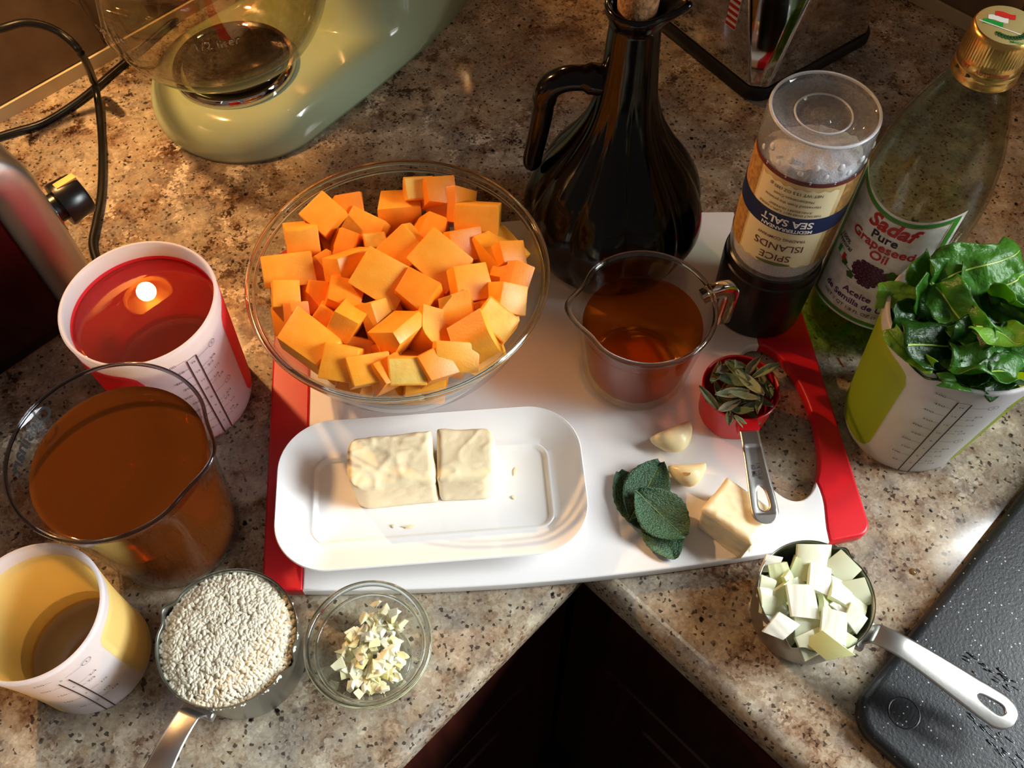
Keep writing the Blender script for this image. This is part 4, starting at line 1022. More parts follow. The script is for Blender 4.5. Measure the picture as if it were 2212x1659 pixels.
# ================================================================== squeezable silicone measuring cups
M_SIL = translucent('milky_silicone', '#e2dee2', '#f4eeee', .58, .38)
def silicone(name, label, c, R0, R1, H, cen, col, tcol, cups, maxml, waist=0.0, paneltop=.90):
    t = thing(name, label, 'measuring cup', (c[0], c[1], 0))
    W_ = .0022
    def rf(z):
        u = max(0, min(1, z / H)); return R0 + (R1 - R0) * u - waist * sin(pi * u) * .5
    zs = [H * i / 24 for i in range(25)]
    pr = [(0, 0), (R0 - .004, 0), (R0 - .0012, .0010)] + [(rf(z) - (.0006 if z < .003 else 0), max(z, .0026)) for z in zs[:-1]] + [(rf(H) + .0003, H - .001), (rf(H), H), (rf(H) - W_ * .5, H + .0006), (rf(H) - W_, H)] + [(rf(z) - W_, max(z, .004)) for z in zs[::-1][1:]] + [(R0 - .006, .0026), (0, .0026)]
    gcup = lathe(pr, 112); zlo, zhi = H * .06 + .006, H * paneltop - .006; keep = []
    for fc in gcup.f:                                   # the coloured panel is let into the wall
        cx = sum(gcup.v[i_][0] for i_ in fc) / len(fc); cy = sum(gcup.v[i_][1] for i_ in fc) / len(fc); cz_ = sum(gcup.v[i_][2] for i_ in fc) / len(fc)
        d_ = (atan2(cy, cx) - cen - pi + pi) % (2 * pi) - pi
        keep.append(not (abs(d_) < pi - radians(44) and zlo < cz_ < zhi and hypot(cx, cy) > R0 - .007))
    gcup.f = [fc for fc, k_ in zip(gcup.f, keep) if k_]; gcup.m = [0] * len(gcup.f)
    obj('cup', gcup, M_SIL, t, sharp=60)
    mp = translucent(name + '_panel_' + col[1:], col, tcol, .68, .4)
    for s in (1,):
        g = G(); nu, nv = 90, 14; ca = cen + pi; hw = pi - radians(39); zc_, hh = H * (paneltop + .06) / 2, H * (paneltop - .06) / 2
        vo = []; vi = []
        for i in range(nu + 1):
            u = i / nu * 2 - 1; crn = .10; e = max(0, (abs(u) - (1 - crn)) / crn); hgt = hh * (1 - .22 * (1 - sqrt(max(0, 1 - e * e))))
            for j in range(nv + 1):
                z = zc_ + hgt * (j / nv * 2 - 1); a = ca + u * hw
                vo.append(((rf(z) + .0003) * cos(a), (rf(z) + .0003) * sin(a), z)); vi.append(((rf(z) - W_ - .0003) * cos(a), (rf(z) - W_ - .0003) * sin(a), z))
        n = nu + 1; m_ = nv + 1; q1 = [(i * m_ + j, (i + 1) * m_ + j, (i + 1) * m_ + j + 1, i * m_ + j + 1) for i in range(nu) for j in range(nv)]
        g.add(vo, q1); g.add(vi, [q[::-1] for q in q1])
        o_ = obj('color_panel', g, mp, t, sharp=0)
    # printed scale
    def zml(m): return .0085 + (H * .895 - .0085) * m / maxml
    g = G(); da = radians(3.6) * R1; ztop = zml(maxml * .985) if maxml > 300 else H * .80
    zb = .004; full = maxml > 300
    for s in (-1, 1): poly_line([(s * da, zb), (s * da, ztop)], .0008, g)
    if full: poly_line([(-da, ztop), (da, ztop)], .0004, g)
    for k, m in enumerate(range(50, maxml + 1, 50)):
        z = zml(m); lo = k % 2 == 0
        poly_line([(-da, z), (-da - (.0040 if lo else .0062), z)], .00025, g)
        tx(g, str(m), -da - (.0066 if lo else .0092), z, .0030, sx=1.25)
    tx(g, 'ml', -da - .0058, zb + .0005, .003, sx=1.3); tx(g, 'oz', 0, zb + .0005, .0028, sx=1.2); tx(g, 'cup', da + .0058, zb + .0005, .003, sx=1.3)
    for k in range(2, int(maxml / 29.57) + 1, 2): tx(g, str(k), 0, zml(k * 29.57) - .0012, .0026, sx=1.2)
    for whole in range(cups):
        for fr_, lb, far in ((.25, '1/4', 1), (.333, '1/3', 0), (.5, '1/2', 1), (.667, '2/3', 0), (.75, '3/4', 1), (1, str(whole + 1), 2)):
            z = zml((whole + fr_) * 236.6); x1 = da + (.0026, .0056, .0088)[far]
            poly_line([(da, z), (x1, z)], .00025, g)
            tx(g, lb, x1 + .0034, z, .0030, sx=1.25)
            if far == 2:
                ring = [(x1 + .0034 + .0026 * cos(a), z + .0026 * sin(a)) for a in us(0, 2 * pi, 18)]; poly_line(ring, .0003, g)
    obj('printed_scale', g.map(wrap(rf, cen, 0, .0007)), M_INK, t, sharp=0)
    return t, rf, W_
t, rf, w_ = silicone('silicone_cup', 'milky silicone measuring cup with red side panels, nearly full of clear liquid', (-.2395, .3600), .0445, .0503, .118, radians(-44.5), '#f0424a', '#ff5058', 2, 500)
M_WATER = mat('tinted_water', '#f08a80', .0, 0, .94, 1.333, absorb=('#f48078', 5))
obj('liquid', liquid(lambda z: rf(z) - w_ + .0001, .0025, .1035, 96), M_WATER, t, sharp=50)
t, rf, w_ = silicone('silicone_cup', 'milky silicone measuring cup with yellow side panels beside the brown jug', (-.2700, .1648), .0362, .0403, .095, radians(-61), '#fce49a', '#ffefb4', 1, 250, waist=.003)
M_WINE = mat('yellow_wine', '#ffffff', .0, 0, 1, 1.333, absorb=('#f0c050', 14))
obj('liquid', liquid(lambda z: rf(z) - w_ + .0001, .0025, .030, 96), M_WINE, t, sharp=50)
GCUP = Vector((.2850, .3270, 0))
t, rf, w_ = silicone('silicone_cup', 'milky silicone measuring cup with lime side panels, stuffed with chard', GCUP, .0425, .0522, .127, radians(-104), '#b9c244', '#c2d040', 2, 500)

# chard
M_CH = [translucent('chard_%d' % i, c, d, .34, .34, 170) for i, (c, d) in enumerate((('#356a1c', '#74ac28'), ('#4a8426', '#94c438'), ('#214a0e', '#4e8a1c'), ('#70a034', '#b0d452')))]
M_CHRIB = mat('chard_rib', '#a9c65a', .35)
def chard_mesh(L, W, curl, fold, seed, nx=26, ny=18):
    g = G(); v = []; r_ = random.Random(seed); ph = r_.uniform(0, 9)
    for i in range(nx + 1):
        s = i / nx
        for j in range(ny + 1):
            t_ = j / ny * 2 - 1
            x = (s - .5) * L * (1 + .10 * sin(3 * t_ + ph)); y = t_ * W / 2 * (.72 + .28 * sin(pi * min(1, s + .18)) + .10 * sin(5 * s + ph) + .07 * noise.noise(Vector((s * 9, ph, t_)))) + .12 * W * sin(4 * s + ph)
            z = curl * (2 * s - 1) ** 2 * L + fold * abs(t_) * W + .0085 * noise.noise(Vector((x * 55 + seed, y * 55, seed))) + .0030 * noise.noise(Vector((x * 130, y * 130, seed))) * (abs(t_) + .3) - .0012 * max(0, 1 - abs(t_) * 6)
            v.append((x, y, z))
    return g.add(v, [(i * (ny + 1) + j, (i + 1) * (ny + 1) + j, (i + 1) * (ny + 1) + j + 1, i * (ny + 1) + j + 1) for i in range(nx) for j in range(ny)])
CL = [(2135, 570, .154, 52, 34, 25, .5, -.25, 1, 'tall bright chard piece standing at the back of the cup'), (2050, 600, .136, 40, 28, 35, .45, .3, 0, 'chard piece leaning along the back left of the cup'), (2175, 640, .142, 44, 32, 70, .3, .5, 1, 'chard piece folded at the back right of the cup'),
      (2090, 690, .142, 52, 26, -48, .6, .2, 1, 'long bright folded chard piece across the middle'), (2160, 725, .146, 30, 28, -28, -.5, -.35, 3, 'shiny square chard piece on top, catching the window'), (1960, 640, .131, 32, 16, 8, .6, .1, 3, 'small pale curled chard strip at the left rim'),
      (1965, 755, .131, 34, 12, -52, .7, .1, 3, 'curled chard strip at the front left rim'), (2040, 735, .134, 46, 34, 15, .2, -.2, 2, 'dark flat chard piece left of centre'), (2130, 800, .136, 44, 34, -20, -.35, .1, 0, 'dark chard piece drooping over the front rim'), (2075, 830, .130, 32, 10, -8, .4, .2, 1, 'narrow chard strip along the front rim'),
      (2200, 600, .142, 40, 26, 20, .4, .3, 1, 'chard piece overhanging the right rim'), (2110, 650, .138, 40, 30, 85, .5, -.3, 0, None), (2010, 610, .132, 34, 24, -30, .4, .3, 1, None), (1985, 690, .128, 38, 26, 40, .4, .2, 2, None), (2050, 780, .128, 44, 30, -35, .1, -.2, 2, None),
      (2165, 780, .134, 36, 26, 50, .3, .2, 2, None), (2195, 690, .138, 36, 24, -60, .5, -.3, 0, None), (2030, 660, .136, 40, 24, -15, .5, .3, 0, None), (2120, 740, .134, 40, 26, 10, .3, .2, 2, None), (2200, 760, .130, 34, 24, -10, .3, .2, 0, None)]
for k in range(12):
    a = k * 2.4; r_ = .030 * sqrt((k + .5) / 12); CL.append((Vector((GCUP.x + r_ * cos(a), GCUP.y + r_ * sin(a), .100 + .008 * (k % 3))), None, None, 42, 32, rng.uniform(0, 180), rng.uniform(-.4, .4), rng.uniform(-.4, .4), 2, 'dark chard piece packed down inside the cup'))
for i, e in enumerate(CL):
    px, py, z, L_, W2_, rz, tx_, ty_, m, lab = e
    p = px if isinstance(px, Vector) else at(px, py, z)
    t = thing('chard_leaf', lab or where('cut piece of chard', p, GCUP, .052, 'of the lime cup'), 'leaf', p, 0, 'cut chard in the lime cup'); t.rotation_euler = (tx_, ty_, radians(rz))
    g = chard_mesh(L_ / 1e3, W2_ / 1e3, .18 * ((i * 7) % 5 - 2) / 2, .16 * ((i * 3) % 5 - 1.2) / 2, i + 1)
    solid(obj('blade', g, M_CH[m], t, sharp=0), .0005)
    if i < 5 or i in (7, 8, 10):
        row = [g.v[k * 19 + 9] for k in range(1, 26)]
        obj('rib', tube([(x, y, z_ + .0004) for x, y, z_ in row], [.0007 - .0004 * k / 25 for k in range(25)], 7), M_CHRIB, t)

# ================================================================== dark oil cruet
CC = Vector((.0802, .4880, bz))
ct = thing('oil_cruet', 'glossy black ribbed oil cruet with looped handle and cork on the board', 'bottle', CC)
M_CRU = mat('black_glaze', '#070505', .12, spec=.32)
cp = cr([(.0500, .001), (.0590, .010), (.0672, .030), (.0690, .048), (.0650, .068), (.0540, .090), (.0400, .111), (.0290, .132), (.0218, .155), (.0186, .178), (.0170, .200), (.0163, .213)], 6)
pr = [(0, .003), (.042, .003), (.046, 0)] + [(p[0], p[1]) for p in cp] + [(p[0], p[1]) for p in cr([(.0170, .216), (.0195, .222), (.0200, .226), (.0180, .2275), (.0150, .224)], 4)] + [(.0128, .214), (0, .213)]
se = at(1455, 18, .238); sa2 = atan2(se.y - CC.y, se.x - CC.x)
def rib(x, y, z):
    r = hypot(x, y)
    if r < 1e-6: return (x, y, z)
    a = atan2(y, x); k = 1
    k -= .060 * smoothstep(.004, .02, z) * (1 - smoothstep(.135, .175, z)) * abs(sin(a * 4.5 + .4)) ** .6 * -1.5 + .0
    k -= .09 * smoothstep(.004, .02, z) * (1 - smoothstep(.135, .175, z))
    d = (a - sa2 + pi) % (2 * pi) - pi; s = smoothstep(.214, .226, z) if r > .0125 else 0
    k += s * .62 * math.exp(-(d / .33) ** 2); z += s * .0055 * math.exp(-(d / .33) ** 2)
    return (x * k, y * k, z)
obj('body', lathe(pr, 144).map(rib), M_CRU, ct, sharp=0)
hp_ = []
pl0 = Vector((CC.x, CC.y, 0)); pn = Vector((.10, 1, 0)).normalized()
for px, py in ((1318, 175), (1262, 168), (1215, 172), (1182, 195), (1172, 245), (1160, 300), (1150, 345), (1156, 362)):
    p = on_plane(px, py, pl0, pn); hp_.append(tuple(p - CC))
hpc = cr(hp_, 5); nh = len(hpc)
obj('handle', tube(hpc, [.0105 if i < nh * .12 else (.0085 if i < nh * .5 else .0080 - .0012 * (i / nh)) * (1 if i < nh - 4 else (.9, .75, .55, .3)[i - nh + 4]) for i in range(nh)], 20, up=Vector((0, 1, .1))), M_CRU, ct, sharp=0)
obj('cork', lathe([(0, .212), (.0118, .212), (.0132, .240), (.0126, .2415), (0, .2415)], 40), mat('cork', '#9a6f46', .85, bump=(500, .8), vary=('#6d4a2c', 260, .42, .62)), ct)

# ================================================================== sea salt grinder, standing upside down
SP = Vector((.1905, .4275, bz)); ST = .2085 - bz
st = thing('salt_grinder', 'clear sea salt grinder standing upside down on its black cap', 'grinder', SP)
RS = .0340; ZC0 = .070
def knurl(x, y, z):
    a = atan2(y, x); k = 1 - .010 * (abs(sin(a * 22)) ** 2) * smoothstep(.006, .012, z) * (1 - smoothstep(.050, .056, z)); return (x * k, y * k, z)
obj('cap', lathe([(0, 0), (.031, 0), (.0335, .0012), (.0340, .004), (.0345, .030), (.0352, .056), (.0350, .060), (.0340, .0610), (.0338, .0690), (.0325, ZC0), (0, ZC0)], 132).map(knurl), mat('cap_black', '#0e0a0c', .34), st)
pr = [(0, ST - .0050), (.006, ST - .0048), (.0075, ST - .0062), (.016, ST - .0064), (.0172, ST - .0048), (.024, ST - .0042), (.0285, ST - .0022), (.0305, ST - .0003), (.0322, ST - .0002), (.0336, ST - .0018), (RS, ST - .006), (RS, .078), (.0330, .0715), (.0330, ZC0 + .0004),
      (.0315, ZC0 + .0004), (.0315, .073), (.0326, .080), (.0326, ST - .007), (.0310, ST - .0045), (.0285, ST - .0050), (.0240, ST - .0062), (.0172, ST - .0068), (.0155, ST - .0082), (0, ST - .0080)]
obj('jar', lathe(pr, 120), frosty('frosty_plastic'), st, sharp=40)
dm = mat('clear_dimple', '#dcdce2', .14, 0, .35, 1.4)
rim_ring(.0325, .0010, ST - .0010, st, m=dm); rim_ring(.0172, .0006, ST - .0046, st, m=dm)
for row, (z, n, s, off) in enumerate(((ST - .0165, 14, .0024, 0), (ST - .0235, 14, .0019, .5), (ST - .030, 14, .0012, 0))):
    for k in range(n):
        a = 2 * pi * (k + off) / n - pi
        if -2.95 < (a if a < pi else a - 2 * pi) < -.25:
            dg = lathe([(s, 0), (s * .8, s * .28), (s * .4, s * .42), (0, s * .46)], 12).map(lambda x, y, zz: (RS + zz - .0002, x, y * 1.25))
            obj('dimple', dg, dm, st, (0, 0, z), (0, 0, a))
sg = lathe([(0, ZC0 + .003), (.0312, ZC0 + .003), (.0322, .080), (.0322, .150)] + [(.0322, .163)] + [(.030, .171), (.020, .176), (.008, .1775), (0, .1775)], 80)
def heap(x, y, z):
    if z > .155: z += -.35 * y + .10 * x - .006 + .0030 * noise.noise(Vector((x * 160, y * 160, 3)))
    return (x, y, min(z, .186))
obj('salt', sg.map(heap), mat('salt', '#f4f0ee', .7, bump=(900, .8), sss=.2), st)
c0 = radians(-112); rfs = lambda z: RS
def lab(name, g, m, eps, zc, flip=True, parent=None): return obj(name, g.map(wrap(rfs, c0, zc - bz, eps, flip)), m, parent or st, sharp=0)
lb = lab('label', patch(-.066, .066, -.039, .0405, 60, 4), mat('parchment_label', '#cdb488', .6, bump=(200, .1), vary=('#b8975f', 60, .4, .7)), .0002, .139)
lab('label_border', patch(-.066, .066, -.0405, -.037, 60, 1), mat('maroon_print', '#5a2220', .6), .0003, .139, parent=lb)
lab('label_edge', patch(-.058, -.030, -.037, .0405, 20, 4), mat('burlap_print', '#a87d45', .6, vary=('#8a6234', 300, .4, .6)), .0003, .139, parent=lb)
lab('label_edge', patch(.028, .058, -.037, .0405, 20, 4), mat('burlap_print', '#a87d45'), .0003, .139, parent=lb)
lab('label_panel', patch(-.026, .026, -.0345, .0405, 40, 4, top=lambda u: .0395 + .001 * sin(u * 700), bot=lambda u: -.0335 + .0008 * sin(u * 900)), mat('cream_print', '#d8c8a0', .6), .0004, .139, parent=lb)
lab('label_band', patch(-.060, .060, -.0075, .0075, 60, 1), mat('navy_print', '#14224a', .5), .0006, .1405, parent=lb)
g = G(); tx(g, 'SEA SALT', -.001, .0022 - .0048, .0086, bold=.02); tx(g, 'MEDITERRANEAN', -.002, .0047, .0042, bold=.02)
g = G(); tx(g, 'MEDITERRANEAN', -.001, .0046, .0042, bold=.022); tx(g, 'SEA SALT', 0, -.0018, .0082, bold=.024)
lab('lettering', g.map(lambda u, v, w: (u, v, 0)), mat('white_print', '#ece8e0', .5), .0009, .1405, parent=lb)
g = G()
for s, v_, sz, bo in (('NET WT 13.5 OZ (383 g)', .1690, .0034, .005), ('Mediterranean Coast', .1635, .0032, 0), ('Harvested from the pristine', .1590, .0034, 0), ('A NECESSARY NUTRIENT', .1540, .0026, .005), ('THIS SALT DOES NOT SUPPLY IODIDE', .1508, .0026, .005)): tx(g, s, .001, .139 - v_, sz, bold=bo, sx=.95)
lab('lettering', g, mat('sepia_print', '#4a2a1e', .6), .0007, .139, parent=lb)
g = G(); tx(g, 'TRADING COMPANY', 0, .139 - .1262, .0034, bold=.01); tx(g, 'ISLANDS', 0, .139 - .1182, .0088, bold=.0); tx(g, 'SPICE', 0, .139 - .1080, .0088)
lab('lettering', g, mat('maroon_print', '#5a2220', .6), .0007, .139, parent=lb)
g = patch(-.012, .012, -.0012, .0012, 20, 2, top=lambda u: .0016 * sqrt(max(0, 1 - (u / .012) ** 2)), bot=lambda u: -.0014 * sqrt(max(0, 1 - (u / .012) ** 2)))
lab('leaf_print', g, mat('olive_print', '#5f6638', .6), .0007, .1012, parent=lb)
tg = G(); tx(tg, 'BEST BY 06', 0, .002, .0035); tx(tg, 'L 4 SS 12', -.002, -.0025, .0035)
obj('date_stamp', tg.map(lambda x, y, z: (x * cos(.7) - y * sin(.7) + .004, x * sin(.7) + y * cos(.7) - .002, ST - .0041)), mat('stamp_ink', '#1a1a22', .6), st) if False else None

# ================================================================== grapeseed oil bottle
OP = Vector((.2695, .4205, 0)); RO = .0405
ob = thing('oil_bottle', 'tall clear glass bottle of green grapeseed oil with a gold screw cap', 'bottle', OP)
po = cr([(.0360, .0015), (.0395, .006), (RO, .016), (RO, .080), (RO, .140), (.0392, .160), (.0352, .185), (.0288, .207), (.0215, .226), (.0162, .238), (.0142, .246)], 6)
pr = [(0, .006), (.020, .005), (.030, .0004), (.033, 0)] + [(p[0], p[1]) for p in po] + [(.0142, .262), (.0120, .262)] + [(p[0] - .0022, p[1] + .0012) for p in po[::-1]][:-4] + [(.030, .0055), (.018, .0085), (0, .0092)]
obj('bottle', lathe(pr, 120), thin_glass('bottle_glass', '#e9eee6', .03), ob, sharp=50)
M_OIL = thin_glass('grapeseed_oil', '#cfe04c', .03)
oi = interp([(.0080, .0330), (.012, .0374), (.017, .0384), (.2, .0384)])
g = G(); zz = [.0085, .010, .012, .017, .03, .045, .060]
pr = [(0, .0090), (.018, .0083)] + [(oi(z), z) for z in zz] + [(.0374, .0594), (.036, .0590), (.034, .0590), (0, .0590)]
obj('oil', lathe(pr, 96), M_OIL, ob, sharp=50)
M_GOLD = mat('gold_cap', '#c9a05a', .28, 1)
def kn(x, y, z):
    r = hypot(x, y); a = atan2(y, x); k = 1 + .022 * (abs(sin(a * 30)) - .5) * smoothstep(.2535, .2545, z) * (1 - smoothstep(.2655, .2665, z)) if r > .014 else 1
    return (x * k, y * k, z)
obj('cap', lathe([(0, .2705), (.0158, .2705), (.0168, .2700), (.0176, .2682), (.0178, .266), (.0178, .256), (.0176, .2540), (.0180, .2530), (.0181, .2480), (.0178, .2475), (.0182, .2465), (.0183, .2452), (.0180, .2442), (.0184, .2432), (.0184, .2400), (.0176, .2392), (.0145, .2392)], 180).map(kn), M_GOLD, ob, sharp=40)
cz = .27072
def capflat(g, dz=0): return g.map(lambda x, y, z: (x * cos(-.35) - y * sin(-.35) - .0028, x * sin(-.35) + y * cos(-.35) - .0005, cz + dz))
cpp = bpy.data.objects['cap'] if False else [c_ for c_ in ob.children if c_.name.startswith('cap')][0]
obj('cap_top', lathe([(.0163, .27035), (.0158, .27058), (0, .2706)], 60), mat('pale_gold_print', '#cdbd80', .35, .3), cpp)
def wave(x0, x1, y0, y1): return patch(x0, x1, y0, y1, 8, 1, top=lambda u: y1 + .0006 * sin((u - x0) / (x1 - x0) * 6), bot=lambda u: y0 + .0006 * sin((u - x0) / (x1 - x0) * 6))
for nm, m, q_, ro in (('flag_print', mat('flag_green', '#1f9a3c', .4), (-.0105, .000, -.0016, .0026), 0), ('flag_print', mat('flag_white', '#f2f0ea', .4), (-.0080, .0025, .0026, .0068), 0), ('flag_print', mat('flag_red', '#d8322c', .4), (-.0045, .0060, .0068, .0110), 0)):
    obj(nm, capflat(wave(*q_), .00005), m, cpp)
obj('flagpole_print', capflat(poly_line([(-.0125, .0005), (.010, -.0052)], .0007), .0001), mat('flag_white', '#f2f0ea'), cpp)
g = G()
for k in range(14):
    a = -2.3 + k * .165; r_ = .0098; x, y = .0035 + r_ * cos(a), .0005 + r_ * sin(a)
    for sd in (-1, 1):
        d = disc(0, 0, .0017, 8, .0006); an = a + pi / 2 + sd * .7; g.add([(x + (px + .0012) * cos(an) - py * sin(an), y + (px + .0012) * sin(an) + py * cos(an), 0) for px, py, _ in d.v], d.f)
obj('laurel_print', capflat(g, .0001), mat('laurel_green', '#2f5a2c', .5), cpp)
g = G(); tx(g, 'MADE', .008, -.0125, .0026, bold=.01); obj('lettering', capflat(g, .0001), mat('flag_green', '#1f9a3c'), cpp)
g = G(); tx(g, 'MIT', -.012, 0, .0036); tx(g, 'AUSGIESSER', .004, 0, .0036)
obj('lettering', g.map(wrap(lambda z: .0181, radians(-118), .2505, .0002)), mat('red_print', '#a8321e', .5), cpp)
g = G()
for s in (-.018, -.009): g.add([(s, -.0012, 0), (s, .0012, 0), (s + .003, 0, 0)], [(0, 2, 1)])
obj('arrow_print', g.map(wrap(lambda z: .0184, radians(-118), .2462, .0003)), M_BLACKINK, cpp)
ca = radians(-131); rfo = lambda z: RO
def olab(name, g, m, eps, parent): return obj(name, g.map(wrap(rfo, ca, 0, eps)), m, parent, sharp=0)
ltop = lambda u: .1535 + 9.0 * u * u + .0 * u; lbot = lambda u: .0400 - 4.2 * u * u + .003; LW = .0395
ol = olab('label', patch(-LW, LW, 0, 0, 60, 10, top=ltop, bot=lbot), mat('paper_label', '#ece8e1', .5, vary=('#c4beb2', 70, .45, .65)), .0002, ob)
def ring_patch(ins0, ins1):
    g = G(); n = 40; v = []
    A_ = [(-LW + ins0 + (2 * LW - 2 * ins0) * i / n) for i in range(n + 1)]; B_ = [(-LW + ins1 + (2 * LW - 2 * ins1) * i / n) for i in range(n + 1)]
    o_ = [(u, lbot(u) + ins0) for u in A_] + [(u, ltop(u) - ins0) for u in A_[::-1]]; i_ = [(u, lbot(u) + ins1) for u in B_] + [(u, ltop(u) - ins1) for u in B_[::-1]]
    # subdivide the straight sides
    N_ = len(o_); v = [(x, y, 0) for x, y in o_ + i_]
    return g.add(v, [(k, (k + 1) % N_, N_ + (k + 1) % N_, N_ + k) for k in range(N_)])
olab('label_border', ring_patch(.0022, .0052), mat('label_green', '#3f8f2e', .5), .0004, ol)
olab('label_border', ring_patch(.0055, .0061), mat('label_gold', '#9a7a3a', .5), .0005, ol)
M_RINK = mat('red_print', '#a8321e', .5); M_RINK2 = mat('scarlet_print', '#c0241c', .5)
def otext(items, m, eps=.0006):
    g = G()
    for s, u, z, sz, kw in items: tx(g, s, u, z, sz, **kw)
    olab('lettering', g, m, eps, ol)
otext([('Sadaf', 0.0005, .1415, .0165, dict(bold=.03, shear=.25, sx=.92))], M_RINK2)
otext([('Pure', 0, .1308, .0100, dict(bold=.02))], M_INK); otext([('Grapeseed', 0, .1228, .0105, dict(bold=.02)), ('Oil', .002, .1138, .0105, dict(bold=.02))], M_RINK2)
otext([('100%', -.026, .1080, .0052, dict(bold=.01, shear=.2)), ('Natural', -.025, .1035, .0052, dict(bold=.01, shear=.2))], M_INK)
for k, c_ in enumerate(('flag_green', 'flag_white', 'flag_red')): olab('flag_print', patch(-.0285 + k * .0032, -.0285 + (k + 1) * .0032, .0930 - k * .001, .0990 - k * .001, 2, 1), mat(c_), .0006, ol)
otext([('Aceite', 0, .0715, .0082, dict(bold=.02)), ('de Semilla de Uva', .001, .0630, .0078, dict(bold=.02, sx=.95))], mat('purple_print', '#5a2468', .5)); otext([('NET 1 QT 1.8 FL OZ (1 L)', 0, .0550, .0044, dict())], M_INK)
gp = G(); rows_ = [(5, .1035), (7, .1002), (8, .0969), (8, .0936), (7, .0903), (5, .0871), (3, .0842)]; r6 = random.Random(4)
gl = G()
for n_, z in rows_:
    for k in range(n_):
        u = (k - (n_ - 1) / 2) * .0031 + .001 * (z - .08) * 60 * -.02 + .001; d = disc(u, z, .0020, 10); gp.add(d.v, d.f); d = disc(u - .0005, z + .0006, .0006, 6); gl.add([(x, y, 0) for x, y, _ in d.v], d.f)
olab('grape_print', gp, mat('grape_purple', '#43122e', .45), .0006, ol); olab('grape_shine_print', gl, mat('grape_light', '#8a4a6a', .45), .0008, ol)
g = G()
for u, z, s in ((.0150, .1010, .0048), (.0175, .0870, .0062), (-.0185, .0910, .0032), (-.0105, .0850, .0034)):
    n_ = 30; g.add([(u, z, 0)] + [(u + s * (.72 + .28 * abs(sin(2.5 * 2 * pi * k / n_ + .4))) * cos(2 * pi * k / n_), z + s * (.72 + .28 * abs(sin(2.5 * 2 * pi * k / n_ + .4))) * sin(2 * pi * k / n_), 0) for k in range(n_)], [(0, 1 + k, 1 + (k + 1) % n_) for k in range(n_)])
poly_line([(-.0185, .091), (-.014, .0885), (-.008, .0885)], .0007, g)
olab('vine_print', g, mat('vine_green', '#38621e', .5), .0005, ol)

# ================================================================== stand mixer
MA = atan2(A.y, A.x) + radians(3); MC = Vector((-.2430, .6810, 0))
mx = thing('stand_mixer', 'glossy pale green stand mixer holding a glass bowl', 'mixer', MC, MA)
M_GREEN = mat('pale_green_enamel', '#b4c8a4', .10, coat=.4)
HWd = .088
def mout(a):                                            # outline of the base in its own frame, +x towards the column
    x, y = cos(a), sin(a)
    if x <= 0: return HWd * .92 * x * 1.0, HWd * y
    e = 3.2; s = (abs(x) ** e + abs(y) ** e) ** (-1 / e); return .285 * x * s, (HWd - .010 * min(1, x * s)) * y * s
def mz(x, y, rho):
    ed = .030 * (1 - max(0, (rho - .80) / .20) ** 2.2) ** .5 if rho > .80 else .030
    base = .004 + ed
    d = hypot((x - min(max(x, .170), .235)), y * 1.05)
    col_ = .235 * (1 - smoothstep(.030, .088, d)) ** 1.0 if x > .03 else 0
    return base + col_ + .004 * math.exp(-((hypot(x, y) - .04) / .02) ** 2)
g = G(); NR_, NA_ = 70, 144; v = [(.06, 0, mz(.06, 0, 0))]
for i in range(1, NR_ + 1):
    rho = i / NR_
    if i > NR_ - 14: rho = 1 - (1 - .8) * ((NR_ - i) / 14) ** 1.6
    else: rho = .8 * i / (NR_ - 14)
    for k in range(NA_):
        X, Y = mout(2 * pi * k / NA_); x, y = .06 + (X - .06) * rho, Y * rho; v.append((x, y, mz(x, y, rho)))
o0 = len(v)
for k in range(NA_): X, Y = mout(2 * pi * k / NA_); v.append((X * .995, Y * .995, .0))
f = [(0, 1 + k, 1 + (k + 1) % NA_) for k in range(NA_)] + [(1 + (i - 1) * NA_ + k, 1 + i * NA_ + k, 1 + i * NA_ + (k + 1) % NA_, 1 + (i - 1) * NA_ + (k + 1) % NA_) for i in range(1, NR_) for k in range(NA_)]
f += [(1 + (NR_ - 1) * NA_ + k, o0 + k, o0 + (k + 1) % NA_, 1 + (NR_ - 1) * NA_ + (k + 1) % NA_) for k in range(NA_)] + [tuple(range(o0 + NA_ - 1, o0 - 1, -1))]
obj('base', g.add(v, f), M_GREEN, mx, sharp=0)
hl = []
for s, ry, rz_ in ((-.105, .010, .010), (-.10, .030, .034), (-.07, .050, .048), (-.02, .056, .052), (.06, .060, .055), (.15, .062, .056), (.22, .056, .052), (.262, .040, .040), (.275, .012, .012)):
    hl.append([(s, ry * cos(2 * pi * k / 40), .315 + rz_ * sin(2 * pi * k / 40)) for k in range(40)])
obj('motor_head', loft(hl), M_GREEN, mx, sharp=0)
obj('neck', loft([[(.2 + .05 * cos(2 * pi * k / 32), .045 * sin(2 * pi * k / 32), z) for k in range(32)] for z in (.22, .25, .28)]), M_GREEN, mx)
obj('clamp_plate', lathe([(.0, .0375), (.047, .0375), (.0475, .0400), (.050, .0435), (.0530, .0440), (.0545, .0420), (.0550, .0390), (.0550, .0345)], 96), M_CHROME, mx)
obj('bowl_seat', lathe([(0, .0378), (.0445, .0378), (.0445, .0440), (.040, .0450), (0, .0450)], 64), mat('dark_seat', '#1c1917', .3, .6), mx)
mb = thing('glass_mixing_bowl', 'clear glass mixing bowl seated on the pale green mixer', 'bowl', MC + Vector((0, 0, .0452)), MA)
po = cr([(.0400, .0015), (.0440, .004), (.0600, .013), (.0800, .032), (.0940, .060), (.1010, .095), (.1040, .135)], 6)
